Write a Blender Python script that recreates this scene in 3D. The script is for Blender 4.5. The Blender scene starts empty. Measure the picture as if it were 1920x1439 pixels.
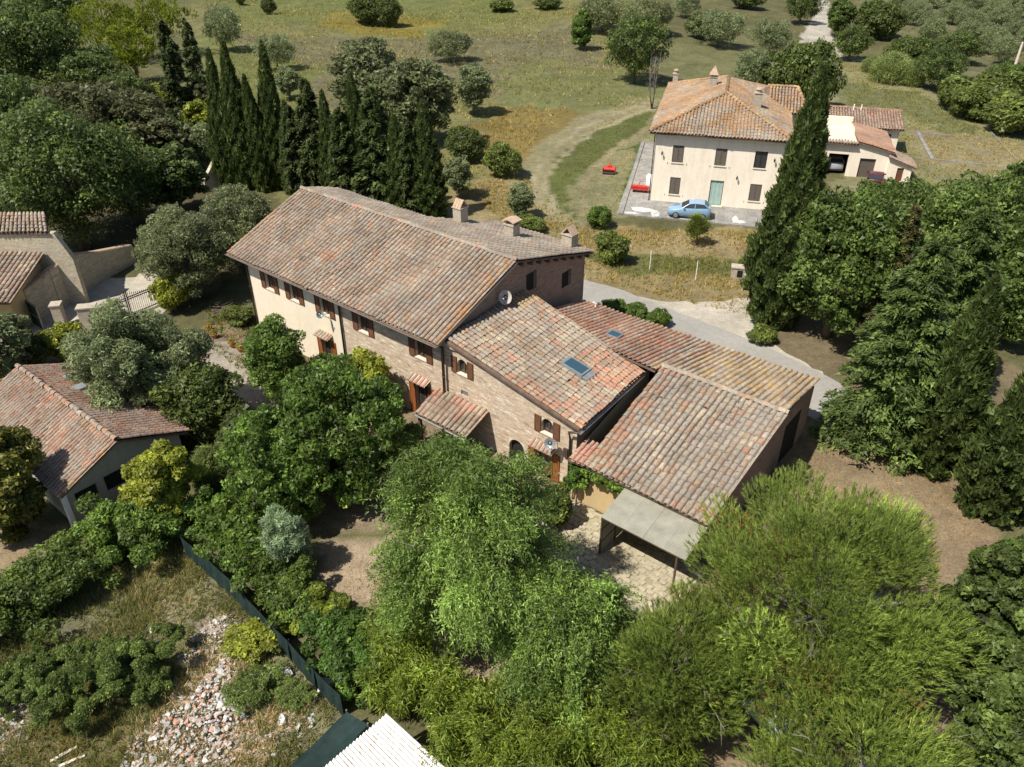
import bpy, math, random
import numpy as np
from mathutils import Vector, Matrix

random.seed(7)
RNG = np.random.default_rng(11)
SC = bpy.context.scene
COL = SC.collection

# ------------------------------------------------------------------ camera, world, sun, exposure
FPX, PITCH, CAMH = 1500.0, 0.577, 24.0            # focal length in photo pixels, tilt below horizon, height
cam_data = bpy.data.cameras.new('camera')
cam_data.sensor_width = 36.0
cam_data.lens = 36.0 * FPX / 1920.0
cam_data.clip_start, cam_data.clip_end = 0.5, 6000.0
cam = bpy.data.objects.new('camera', cam_data)
COL.objects.link(cam)
cam.location = (0, 0, CAMH)
cam.rotation_euler = (math.pi / 2 - PITCH, 0, 0)
SC.camera = cam

SUN_EL = math.radians(57)
SUN_H = Vector((-0.82, -0.57)).normalized()         # horizontal direction towards the sun
world = bpy.data.worlds.new('World')
SC.world = world
world.use_nodes = True
wn = world.node_tree
sky = wn.nodes.new('ShaderNodeTexSky')
sky.sky_type = 'NISHITA'
sky.sun_disc = False
sky.sun_elevation = SUN_EL
sky.sun_rotation = math.atan2(SUN_H.x, SUN_H.y)
wn.links.new(sky.outputs[0], wn.nodes['Background'].inputs[0])
wn.nodes['Background'].inputs[1].default_value = 0.085
sun_data = bpy.data.lights.new('sun', 'SUN')
sun_data.energy = 4.9
sun_data.angle = math.radians(0.55)
sun_data.color = (1.0, 0.955, 0.88)
sun = bpy.data.objects.new('sun', sun_data)
COL.objects.link(sun)
sun.rotation_euler = Vector((-SUN_H.x * math.cos(SUN_EL), -SUN_H.y * math.cos(SUN_EL), -math.sin(SUN_EL))).to_track_quat('-Z', 'Y').to_euler()
sun.location = (-60, -40, 90)
SC.view_settings.view_transform = 'Standard'
SC.view_settings.look = 'None'
SC.view_settings.exposure = 0.55
SC.view_settings.gamma = 1.0
SC.view_settings.use_curve_mapping = False
SC.cycles.max_bounces = 5
SC.cycles.diffuse_bounces = 3
SC.cycles.transparent_max_bounces = 6

# ------------------------------------------------------------------ helpers
CP, SP = math.cos(PITCH), math.sin(PITCH)


def G(u, v, z=0.0):
    """world point at height z that was surveyed at photo pixel (u, v)"""
    a = (u - 960) / FPX
    b = -(v - 719.5) / FPX
    d = (a, CP + b * SP, -SP + b * CP)
    t = (z - CAMH) / d[2]
    return Vector((d[0] * t, d[1] * t, z))


def depth(p):
    return p[1] * CP - (p[2] - CAMH) * SP


def height_at(u, v, vt):
    B = G(u, v)
    lo, hi = 0.0, 40.0
    for _ in range(40):
        m = (lo + hi) / 2
        d = B.y * CP - (m - CAMH) * SP
        vv = 719.5 - FPX * (B.y * SP + (m - CAMH) * CP) / d
        if vv > vt: lo = m
        else: hi = m
    return lo


def tag(o, label=None, cat=None, group=None, kind=None):
    if label: o['label'] = label
    if cat: o['category'] = cat
    if group: o['group'] = group
    if kind: o['kind'] = kind
    return o


def empty(name, loc, rz=0.0, label=None, cat=None, group=None):
    o = bpy.data.objects.new(name, None)
    o.empty_display_size = 0.3
    o.location = loc
    o.rotation_euler = (0, 0, rz)
    COL.objects.link(o)
    return tag(o, label, cat, group)


def copy_tree(o, parent=None):
    c = o.copy()
    COL.objects.link(c)
    c.parent = parent
    for ch in [x for x in o.children]:
        copy_tree(ch, c)
    return c


class MB:
    def __init__(s):
        s.v, s.f, s.c = [], [], []
        s.cur = None

    def add(s, vs, fs):
        n = len(s.v)
        s.v.extend([tuple(x) for x in vs])
        for f in fs:
            s.f.append([n + i for i in f])
            s.c.append(s.cur)
        return s

    def quad(s, *p):
        return s.add(p, [list(range(len(p)))])

    def hexa(s, p):
        """8 corners: bottom 4 counter-clockwise, then top 4"""
        return s.add(p, [(3, 2, 1, 0), (4, 5, 6, 7), (0, 1, 5, 4), (1, 2, 6, 5), (2, 3, 7, 6), (3, 0, 4, 7)])

    def box(s, x0, x1, y0, y1, z0, z1):
        return s.hexa([(x0, y0, z0), (x1, y0, z0), (x1, y1, z0), (x0, y1, z0), (x0, y0, z1), (x1, y0, z1), (x1, y1, z1), (x0, y1, z1)])

    def slab(s, pts, th):
        """polygon pts (counter-clockwise from above) thickened downwards"""
        n = len(pts)
        lo = [(p[0], p[1], p[2] - th) for p in pts]
        fs = [list(range(n)), list(range(2 * n - 1, n - 1, -1))]
        fs += [[i, n + i, n + (i + 1) % n, (i + 1) % n] for i in range(n)]
        return s.add(list(pts) + lo, fs)

    def tube(s, pts, rad, n=8, caps=True):
        pts = [Vector(p) for p in pts]
        if not hasattr(rad, '__len__'): rad = [rad] * len(pts)
        base = len(s.v)
        up = Vector((0.31, 0.17, 0.93))
        for i, p in enumerate(pts):
            d = (pts[min(i + 1, len(pts) - 1)] - pts[max(i - 1, 0)]).normalized()
            a = d.cross(up)
            if a.length < 0.1: a = d.cross(Vector((1, 0, 0)))
            a.normalize()
            b = d.cross(a)
            for k in range(n):
                t = 2 * math.pi * k / n
                s.v.append(tuple(p + (a * math.cos(t) + b * math.sin(t)) * rad[i]))
        for i in range(len(pts) - 1):
            for k in range(n):
                k2 = (k + 1) % n
                s.f.append([base + i * n + k, base + i * n + k2, base + (i + 1) * n + k2, base + (i + 1) * n + k])
                s.c.append(s.cur)
        if caps:
            s.f.append([base + k for k in range(n)][::-1]); s.c.append(s.cur)
            s.f.append([base + (len(pts) - 1) * n + k for k in range(n)]); s.c.append(s.cur)
        return s

    def build(s, name, mat, parent=None, smooth=False, loc=None):
        me = bpy.data.meshes.new(name)
        me.from_pydata(s.v, [], s.f)
        if s.c and s.c[0] is not None:
            at = me.attributes.new('col', 'FLOAT_COLOR', 'FACE')
            at.data.foreach_set('color', np.array([tuple(c) + (1.0,) if len(c) == 3 else c for c in s.c], np.float32).ravel())
        if smooth:
            me.polygons.foreach_set('use_smooth', [True] * len(me.polygons))
        me.materials.append(mat)
        me.update()
        o = bpy.data.objects.new(name, me)
        COL.objects.link(o)
        if parent is not None: o.parent = parent
        if loc is not None: o.location = loc
        return o


def part(name, mat, parent, fn, **k):
    m = MB()
    fn(m)
    return m.build(name, mat, parent, **k)


def np_mesh(name, V, F, mat, C=None, parent=None, smooth=False):
    """V (n,3), F (m,k) all faces with k corners, C (m,3) face colours"""
    me = bpy.data.meshes.new(name)
    n, m, k = len(V), len(F), F.shape[1]
    me.vertices.add(n)
    me.vertices.foreach_set('co', np.ascontiguousarray(V, np.float32).ravel())
    me.loops.add(m * k)
    me.loops.foreach_set('vertex_index', np.ascontiguousarray(F, np.int32).ravel())
    me.polygons.add(m)
    me.polygons.foreach_set('loop_start', np.arange(0, m * k, k, dtype=np.int32))
    me.polygons.foreach_set('use_smooth', np.full(m, bool(smooth)))
    if C is not None:
        at = me.attributes.new('col', 'FLOAT_COLOR', 'FACE')
        at.data.foreach_set('color', np.c_[C, np.ones(len(C))].astype(np.float32).ravel())
    me.materials.append(mat)
    me.update(calc_edges=True)
    o = bpy.data.objects.new(name, me)
    COL.objects.link(o)
    if parent is not None: o.parent = parent
    return o


# ------------------------------------------------------------------ materials
class NT:
    def __init__(s, name):
        s.m = bpy.data.materials.new(name)
        s.m.use_nodes = True
        s.t = s.m.node_tree
        s.b = s.t.nodes['Principled BSDF']
        s.out = s.t.nodes['Material Output']

    def n(s, typ, **k):
        x = s.t.nodes.new('ShaderNode' + typ)
        for a, b in k.items(): setattr(x, a, b)
        return x

    def l(s, a, b):
        s.t.links.new(a, b)

    def val(s, sock, v):
        if hasattr(v, 'links'): s.l(v, sock)
        else: sock.default_value = v

    def noise(s, scale, vec=None, detail=4.0, rough=0.6, dist=0.0):
        x = s.n('TexNoise')
        x.inputs['Scale'].default_value = scale
        x.inputs['Detail'].default_value = detail
        x.inputs['Roughness'].default_value = rough
        x.inputs['Distortion'].default_value = dist
        if vec is not None: s.l(vec, x.inputs['Vector'])
        return x.outputs['Fac']

    def ramp(s, fac, stops):
        x = s.n('ValToRGB')
        e = x.color_ramp.elements
        while len(e) < len(stops): e.new(0.5)
        for i, (p, c) in enumerate(stops):
            e[i].position = p
            e[i].color = (c, c, c, 1) if not hasattr(c, '__len__') else (c[0], c[1], c[2], 1)
        s.l(fac, x.inputs['Fac'])
        return x.outputs['Color']

    def mix(s, fac, a, b, mode='MIX'):
        x = s.n('Mix', data_type='RGBA', blend_type=mode)
        x.clamp_factor = True
        s.val(x.inputs['Factor'], fac)
        for sock, v in ((x.inputs['A'], a), (x.inputs['B'], b)):
            pass
        ia = [i for i in x.inputs if i.identifier == 'A_Color'][0]
        ib = [i for i in x.inputs if i.identifier == 'B_Color'][0]
        for sock, v in ((ia, a), (ib, b)):
            if hasattr(v, 'links'): s.l(v, sock)
            else: sock.default_value = (v[0], v[1], v[2], 1)
        return [o for o in x.outputs if o.identifier == 'Result_Color'][0]

    def pos(s):
        return s.n('NewGeometry').outputs['Position']

    def obj(s):
        return s.n('TexCoord').outputs['Object']

    def bump(s, h, strength=0.4, dist=0.02):
        x = s.n('Bump')
        x.inputs['Strength'].default_value = strength
        x.inputs['Distance'].default_value = dist
        s.l(h, x.inputs['Height'])
        s.l(x.outputs['Normal'], s.b.inputs['Normal'])

    def base(s, c, rough=0.8, spec=0.3):
        if hasattr(c, 'links'): s.l(c, s.b.inputs['Base Color'])
        else: s.b.inputs['Base Color'].default_value = (c[0], c[1], c[2], 1)
        s.b.inputs['Roughness'].default_value = rough
        s.b.inputs['Specular IOR Level'].default_value = spec
        return s.m


def plain(name, c, rough=0.6, var=0.15, scale=6.0, metal=0.0, spec=0.35, bump=0.0):
    t = NT(name)
    n = t.noise(scale, t.pos(), 5, 0.65)
    f = t.ramp(n, [(0.25, 1 - var * 1.6), (0.75, 1 + var)])
    t.base(t.mix(1.0, c, f, 'MULTIPLY'), rough, spec)
    t.b.inputs['Metallic'].default_value = metal
    if bump: t.bump(n, bump, 0.02)
    return t.m


def leaf_mat(name, trans=0.28, rough=0.5, spec=0.35, vary=0.12):
    t = NT(name)
    a = t.n('Attribute', attribute_name='col')
    oi = t.n('ObjectInfo')
    hsv = t.n('HueSaturation')
    mr = t.n('MapRange')
    mr.inputs['To Min'].default_value = 1 - vary
    mr.inputs['To Max'].default_value = 1 + vary
    t.l(oi.outputs['Random'], mr.inputs['Value'])
    t.l(mr.outputs[0], hsv.inputs['Value'])
    t.l(a.outputs['Color'], hsv.inputs['Color'])
    t.base(hsv.outputs['Color'], rough, spec)
    tr = t.n('BsdfTranslucent')
    g = t.n('Gamma')
    g.inputs['Gamma'].default_value = 0.85
    t.l(hsv.outputs['Color'], g.inputs['Color'])
    t.l(g.outputs[0], tr.inputs['Color'])
    mx = t.n('MixShader')
    mx.inputs[0].default_value = trans
    t.l(t.b.outputs[0], mx.inputs[1])
    t.l(tr.outputs[0], mx.inputs[2])
    t.l(mx.outputs[0], t.out.inputs['Surface'])
    return t.m


def tile_mat(name):
    t = NT(name)
    a = t.n('Attribute', attribute_name='col')
    p = t.pos()
    n1 = t.noise(7, p, 6, 0.75)
    n2 = t.noise(24, p, 4, 0.7)
    n4 = t.noise(0.55, p, 4, 0.6)
    c = t.mix(1.0, a.outputs['Color'], t.ramp(n1, [(0.3, 0.55), (0.7, 1.35)]), 'MULTIPLY')
    c = t.mix(1.0, c, t.ramp(n4, [(0.32, 0.74), (0.68, 1.24)]), 'MULTIPLY')
    c = t.mix(t.ramp(t.noise(0.9, p, 5, 0.7), [(0.45, 0.0), (0.62, 0.42)]), c, (0.255, 0.225, 0.185))   # broad lichen patches
    c = t.mix(t.ramp(n2, [(0.54, 0.0), (0.64, 0.7)]), c, (0.265, 0.25, 0.215))       # grey lichen specks
    n3 = t.noise(15, p, 4, 0.65)
    c = t.mix(t.ramp(n3, [(0.33, 0.75), (0.42, 0.0)]), c, (0.045, 0.04, 0.034))      # dark moss
    t.base(c, 0.9, 0.2)
    t.bump(n2, 0.4, 0.01)
    return t.m


def stone_mat(name, axis, cols, mortar, rowh=0.085, bw=0.26, patch=None):
    """coursed small stones / old bricks; axis 0: wall runs along local x, 1: along local y"""
    t = NT(name)
    o = t.obj()
    sp = t.n('SeparateXYZ'); t.l(o, sp.inputs[0])
    nz = t.noise(1.3, o, 3, 0.5)
    mad = t.n('Math', operation='MULTIPLY_ADD'); t.l(nz, mad.inputs[0]); mad.inputs[1].default_value = 0.09
    t.l(sp.outputs['Z'], mad.inputs[2])
    cb = t.n('CombineXYZ'); t.l(sp.outputs[axis], cb.inputs[0]); t.l(mad.outputs[0], cb.inputs[1])
    br = t.n('TexBrick')
    br.offset = 0.5
    br.inputs['Scale'].default_value = 1.0
    br.inputs['Brick Width'].default_value = bw
    br.inputs['Row Height'].default_value = rowh
    br.inputs['Mortar Size'].default_value = 0.009
    br.inputs['Mortar Smooth'].default_value = 0.4
    br.inputs['Bias'].default_value = -0.1
    br.inputs['Color1'].default_value = (*cols[0], 1)
    br.inputs['Color2'].default_value = (*cols[1], 1)
    br.inputs['Mortar'].default_value = (*mortar, 1)
    t.l(cb.outputs[0], br.inputs['Vector'])
    c = br.outputs['Color']
    n1 = t.noise(2.2, o, 5, 0.7)
    c = t.mix(t.ramp(n1, [(0.42, 0.0), (0.68, 0.7)]), c, cols[2])
    mp = t.n('Mapping'); mp.inputs['Scale'].default_value = (2.2, 2.2, 9); t.l(o, mp.inputs[0])
    n2 = t.noise(1.0, mp.outputs[0], 3, 0.6)
    c = t.mix(t.ramp(n2, [(0.57, 0.0), (0.66, 0.8)]), c, cols[3])
    c = t.mix(t.ramp(n2, [(0.33, 0.75), (0.42, 0.0)]), c, tuple(0.62 * q for q in cols[1]))
    c = t.mix(1.0, c, t.ramp(t.noise(14, o, 4, 0.7), [(0.3, 0.72), (0.7, 1.18)]), 'MULTIPLY')
    t.base(c, 0.92, 0.15)
    t.bump(br.outputs['Fac'], -0.5, 0.02)
    return t.m


def plaster_mat(name, c, stain=(0.5, 0.42, 0.3), amt=0.25):
    t = NT(name)
    o = t.obj()
    mp = t.n('Mapping'); mp.inputs['Scale'].default_value = (2.0, 2.0, 0.45); t.l(o, mp.inputs[0])
    n1 = t.noise(1.2, mp.outputs[0], 5, 0.65)
    cc = t.mix(t.ramp(n1, [(0.42, 0.0), (0.7, amt)]), c, stain)
    cc = t.mix(1.0, cc, t.ramp(t.noise(7, o, 5, 0.7), [(0.3, 0.93), (0.7, 1.05)]), 'MULTIPLY')
    t.base(cc, 0.9, 0.15)
    t.bump(t.noise(40, o, 3, 0.6), 0.15, 0.01)
    return t.m


def wood_mat(name, c):
    t = NT(name)
    o = t.obj()
    mp = t.n('Mapping'); mp.inputs['Scale'].default_value = (22, 22, 2.5); t.l(o, mp.inputs[0])
    n1 = t.noise(1.0, mp.outputs[0], 4, 0.6)
    t.base(t.mix(1.0, c, t.ramp(n1, [(0.3, 0.6), (0.7, 1.35)]), 'MULTIPLY'), 0.6, 0.3)
    return t.m


def ground_mat(name, attr=True, c=(0.2, 0.2, 0.2), fine=1.0, bump=0.6, rough=0.95, speck=None, amp=1.0):
    t = NT(name)
    p = t.pos()
    if attr:
        a = t.n('Attribute', attribute_name='gcol'); col = a.outputs['Color']
    else:
        rgb = t.n('RGB'); rgb.outputs[0].default_value = (*c, 1); col = rgb.outputs[0]
    n0 = t.noise(0.22, p, 6, 0.62, 0.4)
    n1 = t.noise(1.7 * fine, p, 6, 0.72)
    n2 = t.noise(9 * fine, p, 5, 0.75)
    col = t.mix(1.0, col, t.ramp(n0, [(0.3, 1 - 0.26 * amp), (0.7, 1 + 0.22 * amp)]), 'MULTIPLY')
    col = t.mix(1.0, col, t.ramp(n1, [(0.28, 1 - 0.34 * amp), (0.72, 1 + 0.28 * amp)]), 'MULTIPLY')
    col = t.mix(1.0, col, t.ramp(n2, [(0.3, 1 - 0.4 * amp), (0.7, 1 + 0.35 * amp)]), 'MULTIPLY')
    if speck:
        col = t.mix(t.ramp(t.noise(26, p, 2, 0.5), [(0.62, 0.0), (0.7, 0.7)]), col, speck)
    t.base(col, rough, 0.1)
    t.bump(n2, bump, 0.06)
    return t.m


M = {}
M['leaf'] = leaf_mat('leaf', 0.42)
M['needle'] = leaf_mat('needle', 0.36, 0.55, 0.3)
M['grass'] = leaf_mat('grass_blades', 0.3, 0.7, 0.15, 0.0)
M['bark'] = plain('bark', (0.16, 0.12, 0.085), 0.95, 0.35, 14, bump=0.8)
M['bark_pale'] = plain('bark_pale', (0.17, 0.15, 0.125), 0.95, 0.3, 14, bump=0.6)
M['tile'] = tile_mat('clay_tile')
M['under'] = plain('roof_underlay', (0.16, 0.105, 0.075), 0.95, 0.3, 3)
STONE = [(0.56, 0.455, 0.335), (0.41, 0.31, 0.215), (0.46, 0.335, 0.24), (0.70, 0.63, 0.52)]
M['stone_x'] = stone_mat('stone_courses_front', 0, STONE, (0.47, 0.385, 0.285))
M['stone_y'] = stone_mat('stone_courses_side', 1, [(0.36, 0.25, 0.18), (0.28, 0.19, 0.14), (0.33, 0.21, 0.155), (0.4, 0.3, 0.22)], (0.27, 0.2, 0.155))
M['rubble_x'] = stone_mat('old_stone_front', 0, [(0.52, 0.45, 0.33), (0.43, 0.36, 0.25), (0.44, 0.37, 0.26), (0.62, 0.55, 0.43)], (0.40, 0.34, 0.25), 0.13, 0.3)
M['cream'] = plaster_mat('cream_plaster', (0.70, 0.605, 0.46), (0.52, 0.44, 0.32), 0.3)
M['villa'] = plaster_mat('pale_villa_plaster', (0.80, 0.705, 0.565), (0.60, 0.49, 0.36), 0.42)
M['ochre'] = plaster_mat('ochre_plaster', (0.50, 0.37, 0.19), (0.38, 0.3, 0.18), 0.4)
M['shedwall'] = plaster_mat('shed_plaster', (0.34, 0.32, 0.26), (0.24, 0.22, 0.17), 0.4)
M['white'] = plain('white_paint', (0.78, 0.76, 0.70), 0.6, 0.08)
M['brown'] = wood_mat('brown_wood', (0.12, 0.052, 0.024))
M['redwood'] = wood_mat('red_brown_wood', (0.23, 0.075, 0.022))
M['dark'] = plain('dark_interior', (0.018, 0.016, 0.014), 0.9, 0.3)
M['beam'] = wood_mat('old_beam', (0.10, 0.07, 0.05))
M['sill'] = plain('stone_sill', (0.62, 0.54, 0.42), 0.85, 0.15)
M['gutter'] = plain('gutter_metal', (0.24, 0.23, 0.20), 0.55, 0.2, 5, 0.4)
M['pipe'] = plain('brown_pipe', (0.085, 0.062, 0.048), 0.5, 0.2, 5, 0.3)
M['glass'] = NT('window_glass').base((0.03, 0.035, 0.04), 0.08, 0.8)
M['skyglass'] = NT('skylight_glass').base((0.03, 0.07, 0.09), 0.05, 0.9)
M['alu'] = plain('grey_flashing', (0.32, 0.34, 0.34), 0.45, 0.15, 5, 0.5)
M['shutter_grey'] = plain('grey_brown_shutter', (0.115, 0.092, 0.072), 0.6, 0.2, 8)
M['curtain'] = plain('green_curtain', (0.33, 0.45, 0.40), 0.85, 0.1, 3)
M['iron'] = plain('black_iron', (0.03, 0.03, 0.032), 0.5, 0.2, 8, 0.5)
M['concrete'] = ground_mat('old_concrete', False, (0.25, 0.235, 0.21), 0.8, 0.2)
M['pale_wash'] = ground_mat('pale_cement_patch', False, (0.50, 0.49, 0.46), 1.5, 0.15)
M['asphalt'] = ground_mat('asphalt', False, (0.275, 0.258, 0.228), 1.6, 0.15, amp=0.4)
M['gravel'] = ground_mat('pale_gravel', False, (0.37, 0.33, 0.262), 1.0, 0.4, speck=(0.45, 0.41, 0.34), amp=0.7)
M['path'] = ground_mat('path_gravel', False, (0.27, 0.235, 0.185), 1.2, 0.5)
M['flag'] = plain('flagstone', (0.37, 0.32, 0.22), 0.95, 0.25, 5, bump=0.4)
M['ground'] = ground_mat('ground')
M['chimney'] = stone_mat('chimney_brick', 0, [(0.42, 0.36, 0.28), (0.36, 0.31, 0.24), (0.39, 0.33, 0.25), (0.45, 0.4, 0.32)], (0.38, 0.33, 0.26), 0.07, 0.24)
M['corr'] = plain('translucent_sheet', (0.30, 0.285, 0.225), 0.75, 0.15, 2.2)
M['corr_white'] = None
M['net'] = plain('green_net', (0.010, 0.026, 0.022), 0.8, 0.3, 3)
M['dish'] = plain('dish_paint', (0.45, 0.40, 0.36), 0.6, 0.2, 7)
M['red'] = plain('red_enamel', (0.50, 0.045, 0.03), 0.5, 0.25, 4)
M['terracotta'] = plain('terracotta', (0.45, 0.19, 0.10), 0.85, 0.25, 7)
M['rubble'] = None


def corrwhite():
    t = NT('rusty_white_sheet')
    p = t.obj()
    mp = t.n('Mapping'); mp.inputs['Scale'].default_value = (6, 0.8, 1); t.l(p, mp.inputs[0])
    n = t.noise(1.5, mp.outputs[0], 5, 0.7)
    c = t.mix(t.ramp(n, [(0.5, 0.0), (0.68, 0.85)]), (0.70, 0.68, 0.63), (0.36, 0.24, 0.15))
    t.base(c, 0.6, 0.3)
    return t.m


M['corr_white'] = corrwhite()


def vcol(name, rough=0.9, spec=0.2, nsc=12, lo=0.75, hi=1.2, bump=0.3):
    t = NT(name)
    a = t.n('Attribute', attribute_name='col')
    n = t.noise(nsc, t.pos(), 4, 0.7)
    t.base(t.mix(1.0, a.outputs['Color'], t.ramp(n, [(0.3, lo), (0.7, hi)]), 'MULTIPLY'), rough, spec)
    t.bump(n, bump, 0.02)
    return t.m


M['rubble'] = vcol('rubble_stone')

# ------------------------------------------------------------------ ground
def vnoise(x, y, sc, seed):
    """cheap smooth value noise"""
    r = np.random.default_rng(seed).random((64, 64))
    gx, gy = np.asarray(x) / sc, np.asarray(y) / sc
    i, j = np.floor(gx).astype(int), np.floor(gy).astype(int)
    fx, fy = gx - i, gy - j
    fx, fy = fx * fx * (3 - 2 * fx), fy * fy * (3 - 2 * fy)
    g = lambda a, b: r[a % 64, b % 64]
    return (g(i, j) * (1 - fx) * (1 - fy) + g(i + 1, j) * fx * (1 - fy) + g(i, j + 1) * (1 - fx) * fy + g(i + 1, j + 1) * fx * fy)


def inpoly(x, y, poly):
    x, y = np.asarray(x), np.asarray(y)
    ins = np.zeros(x.shape, bool)
    n = len(poly)
    for k in range(n):
        x0, y0 = poly[k]
        x1, y1 = poly[(k + 1) % n]
        c = ((y0 > y) != (y1 > y)) & (x < (x1 - x0) * (y - y0) / ((y1 - y0) if y1 != y0 else 1e-9) + x0)
        ins ^= c
    return ins


def wpoly(px):
    return [(p.x, p.y) for p in (G(u, v) for u, v in px)]


DRY, MAUVE, OLIVE, GREEN = (0.215, 0.202, 0.082), (0.192, 0.176, 0.095), (0.18, 0.19, 0.066), (0.17, 0.19, 0.072)
STRAW, SOIL, TAN, LAWN = (0.31, 0.245, 0.12), (0.29, 0.215, 0.13), (0.45, 0.345, 0.23), (0.265, 0.25, 0.13)
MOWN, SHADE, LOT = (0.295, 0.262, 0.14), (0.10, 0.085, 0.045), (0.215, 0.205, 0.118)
def band(px, w):
    """pixel outline of a strip along a line of photo points"""
    L, R = [], []
    for k in range(len(px)):
        a, b = px[max(k - 1, 0)], px[min(k + 1, len(px) - 1)]
        d = math.hypot(b[0] - a[0], b[1] - a[1])
        nx, ny = -(b[1] - a[1]) / d * w, (b[0] - a[0]) / d * w * .8
        L.append((px[k][0] + nx, px[k][1] + ny)); R.append((px[k][0] - nx, px[k][1] - ny))
    return L + R[::-1]


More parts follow.
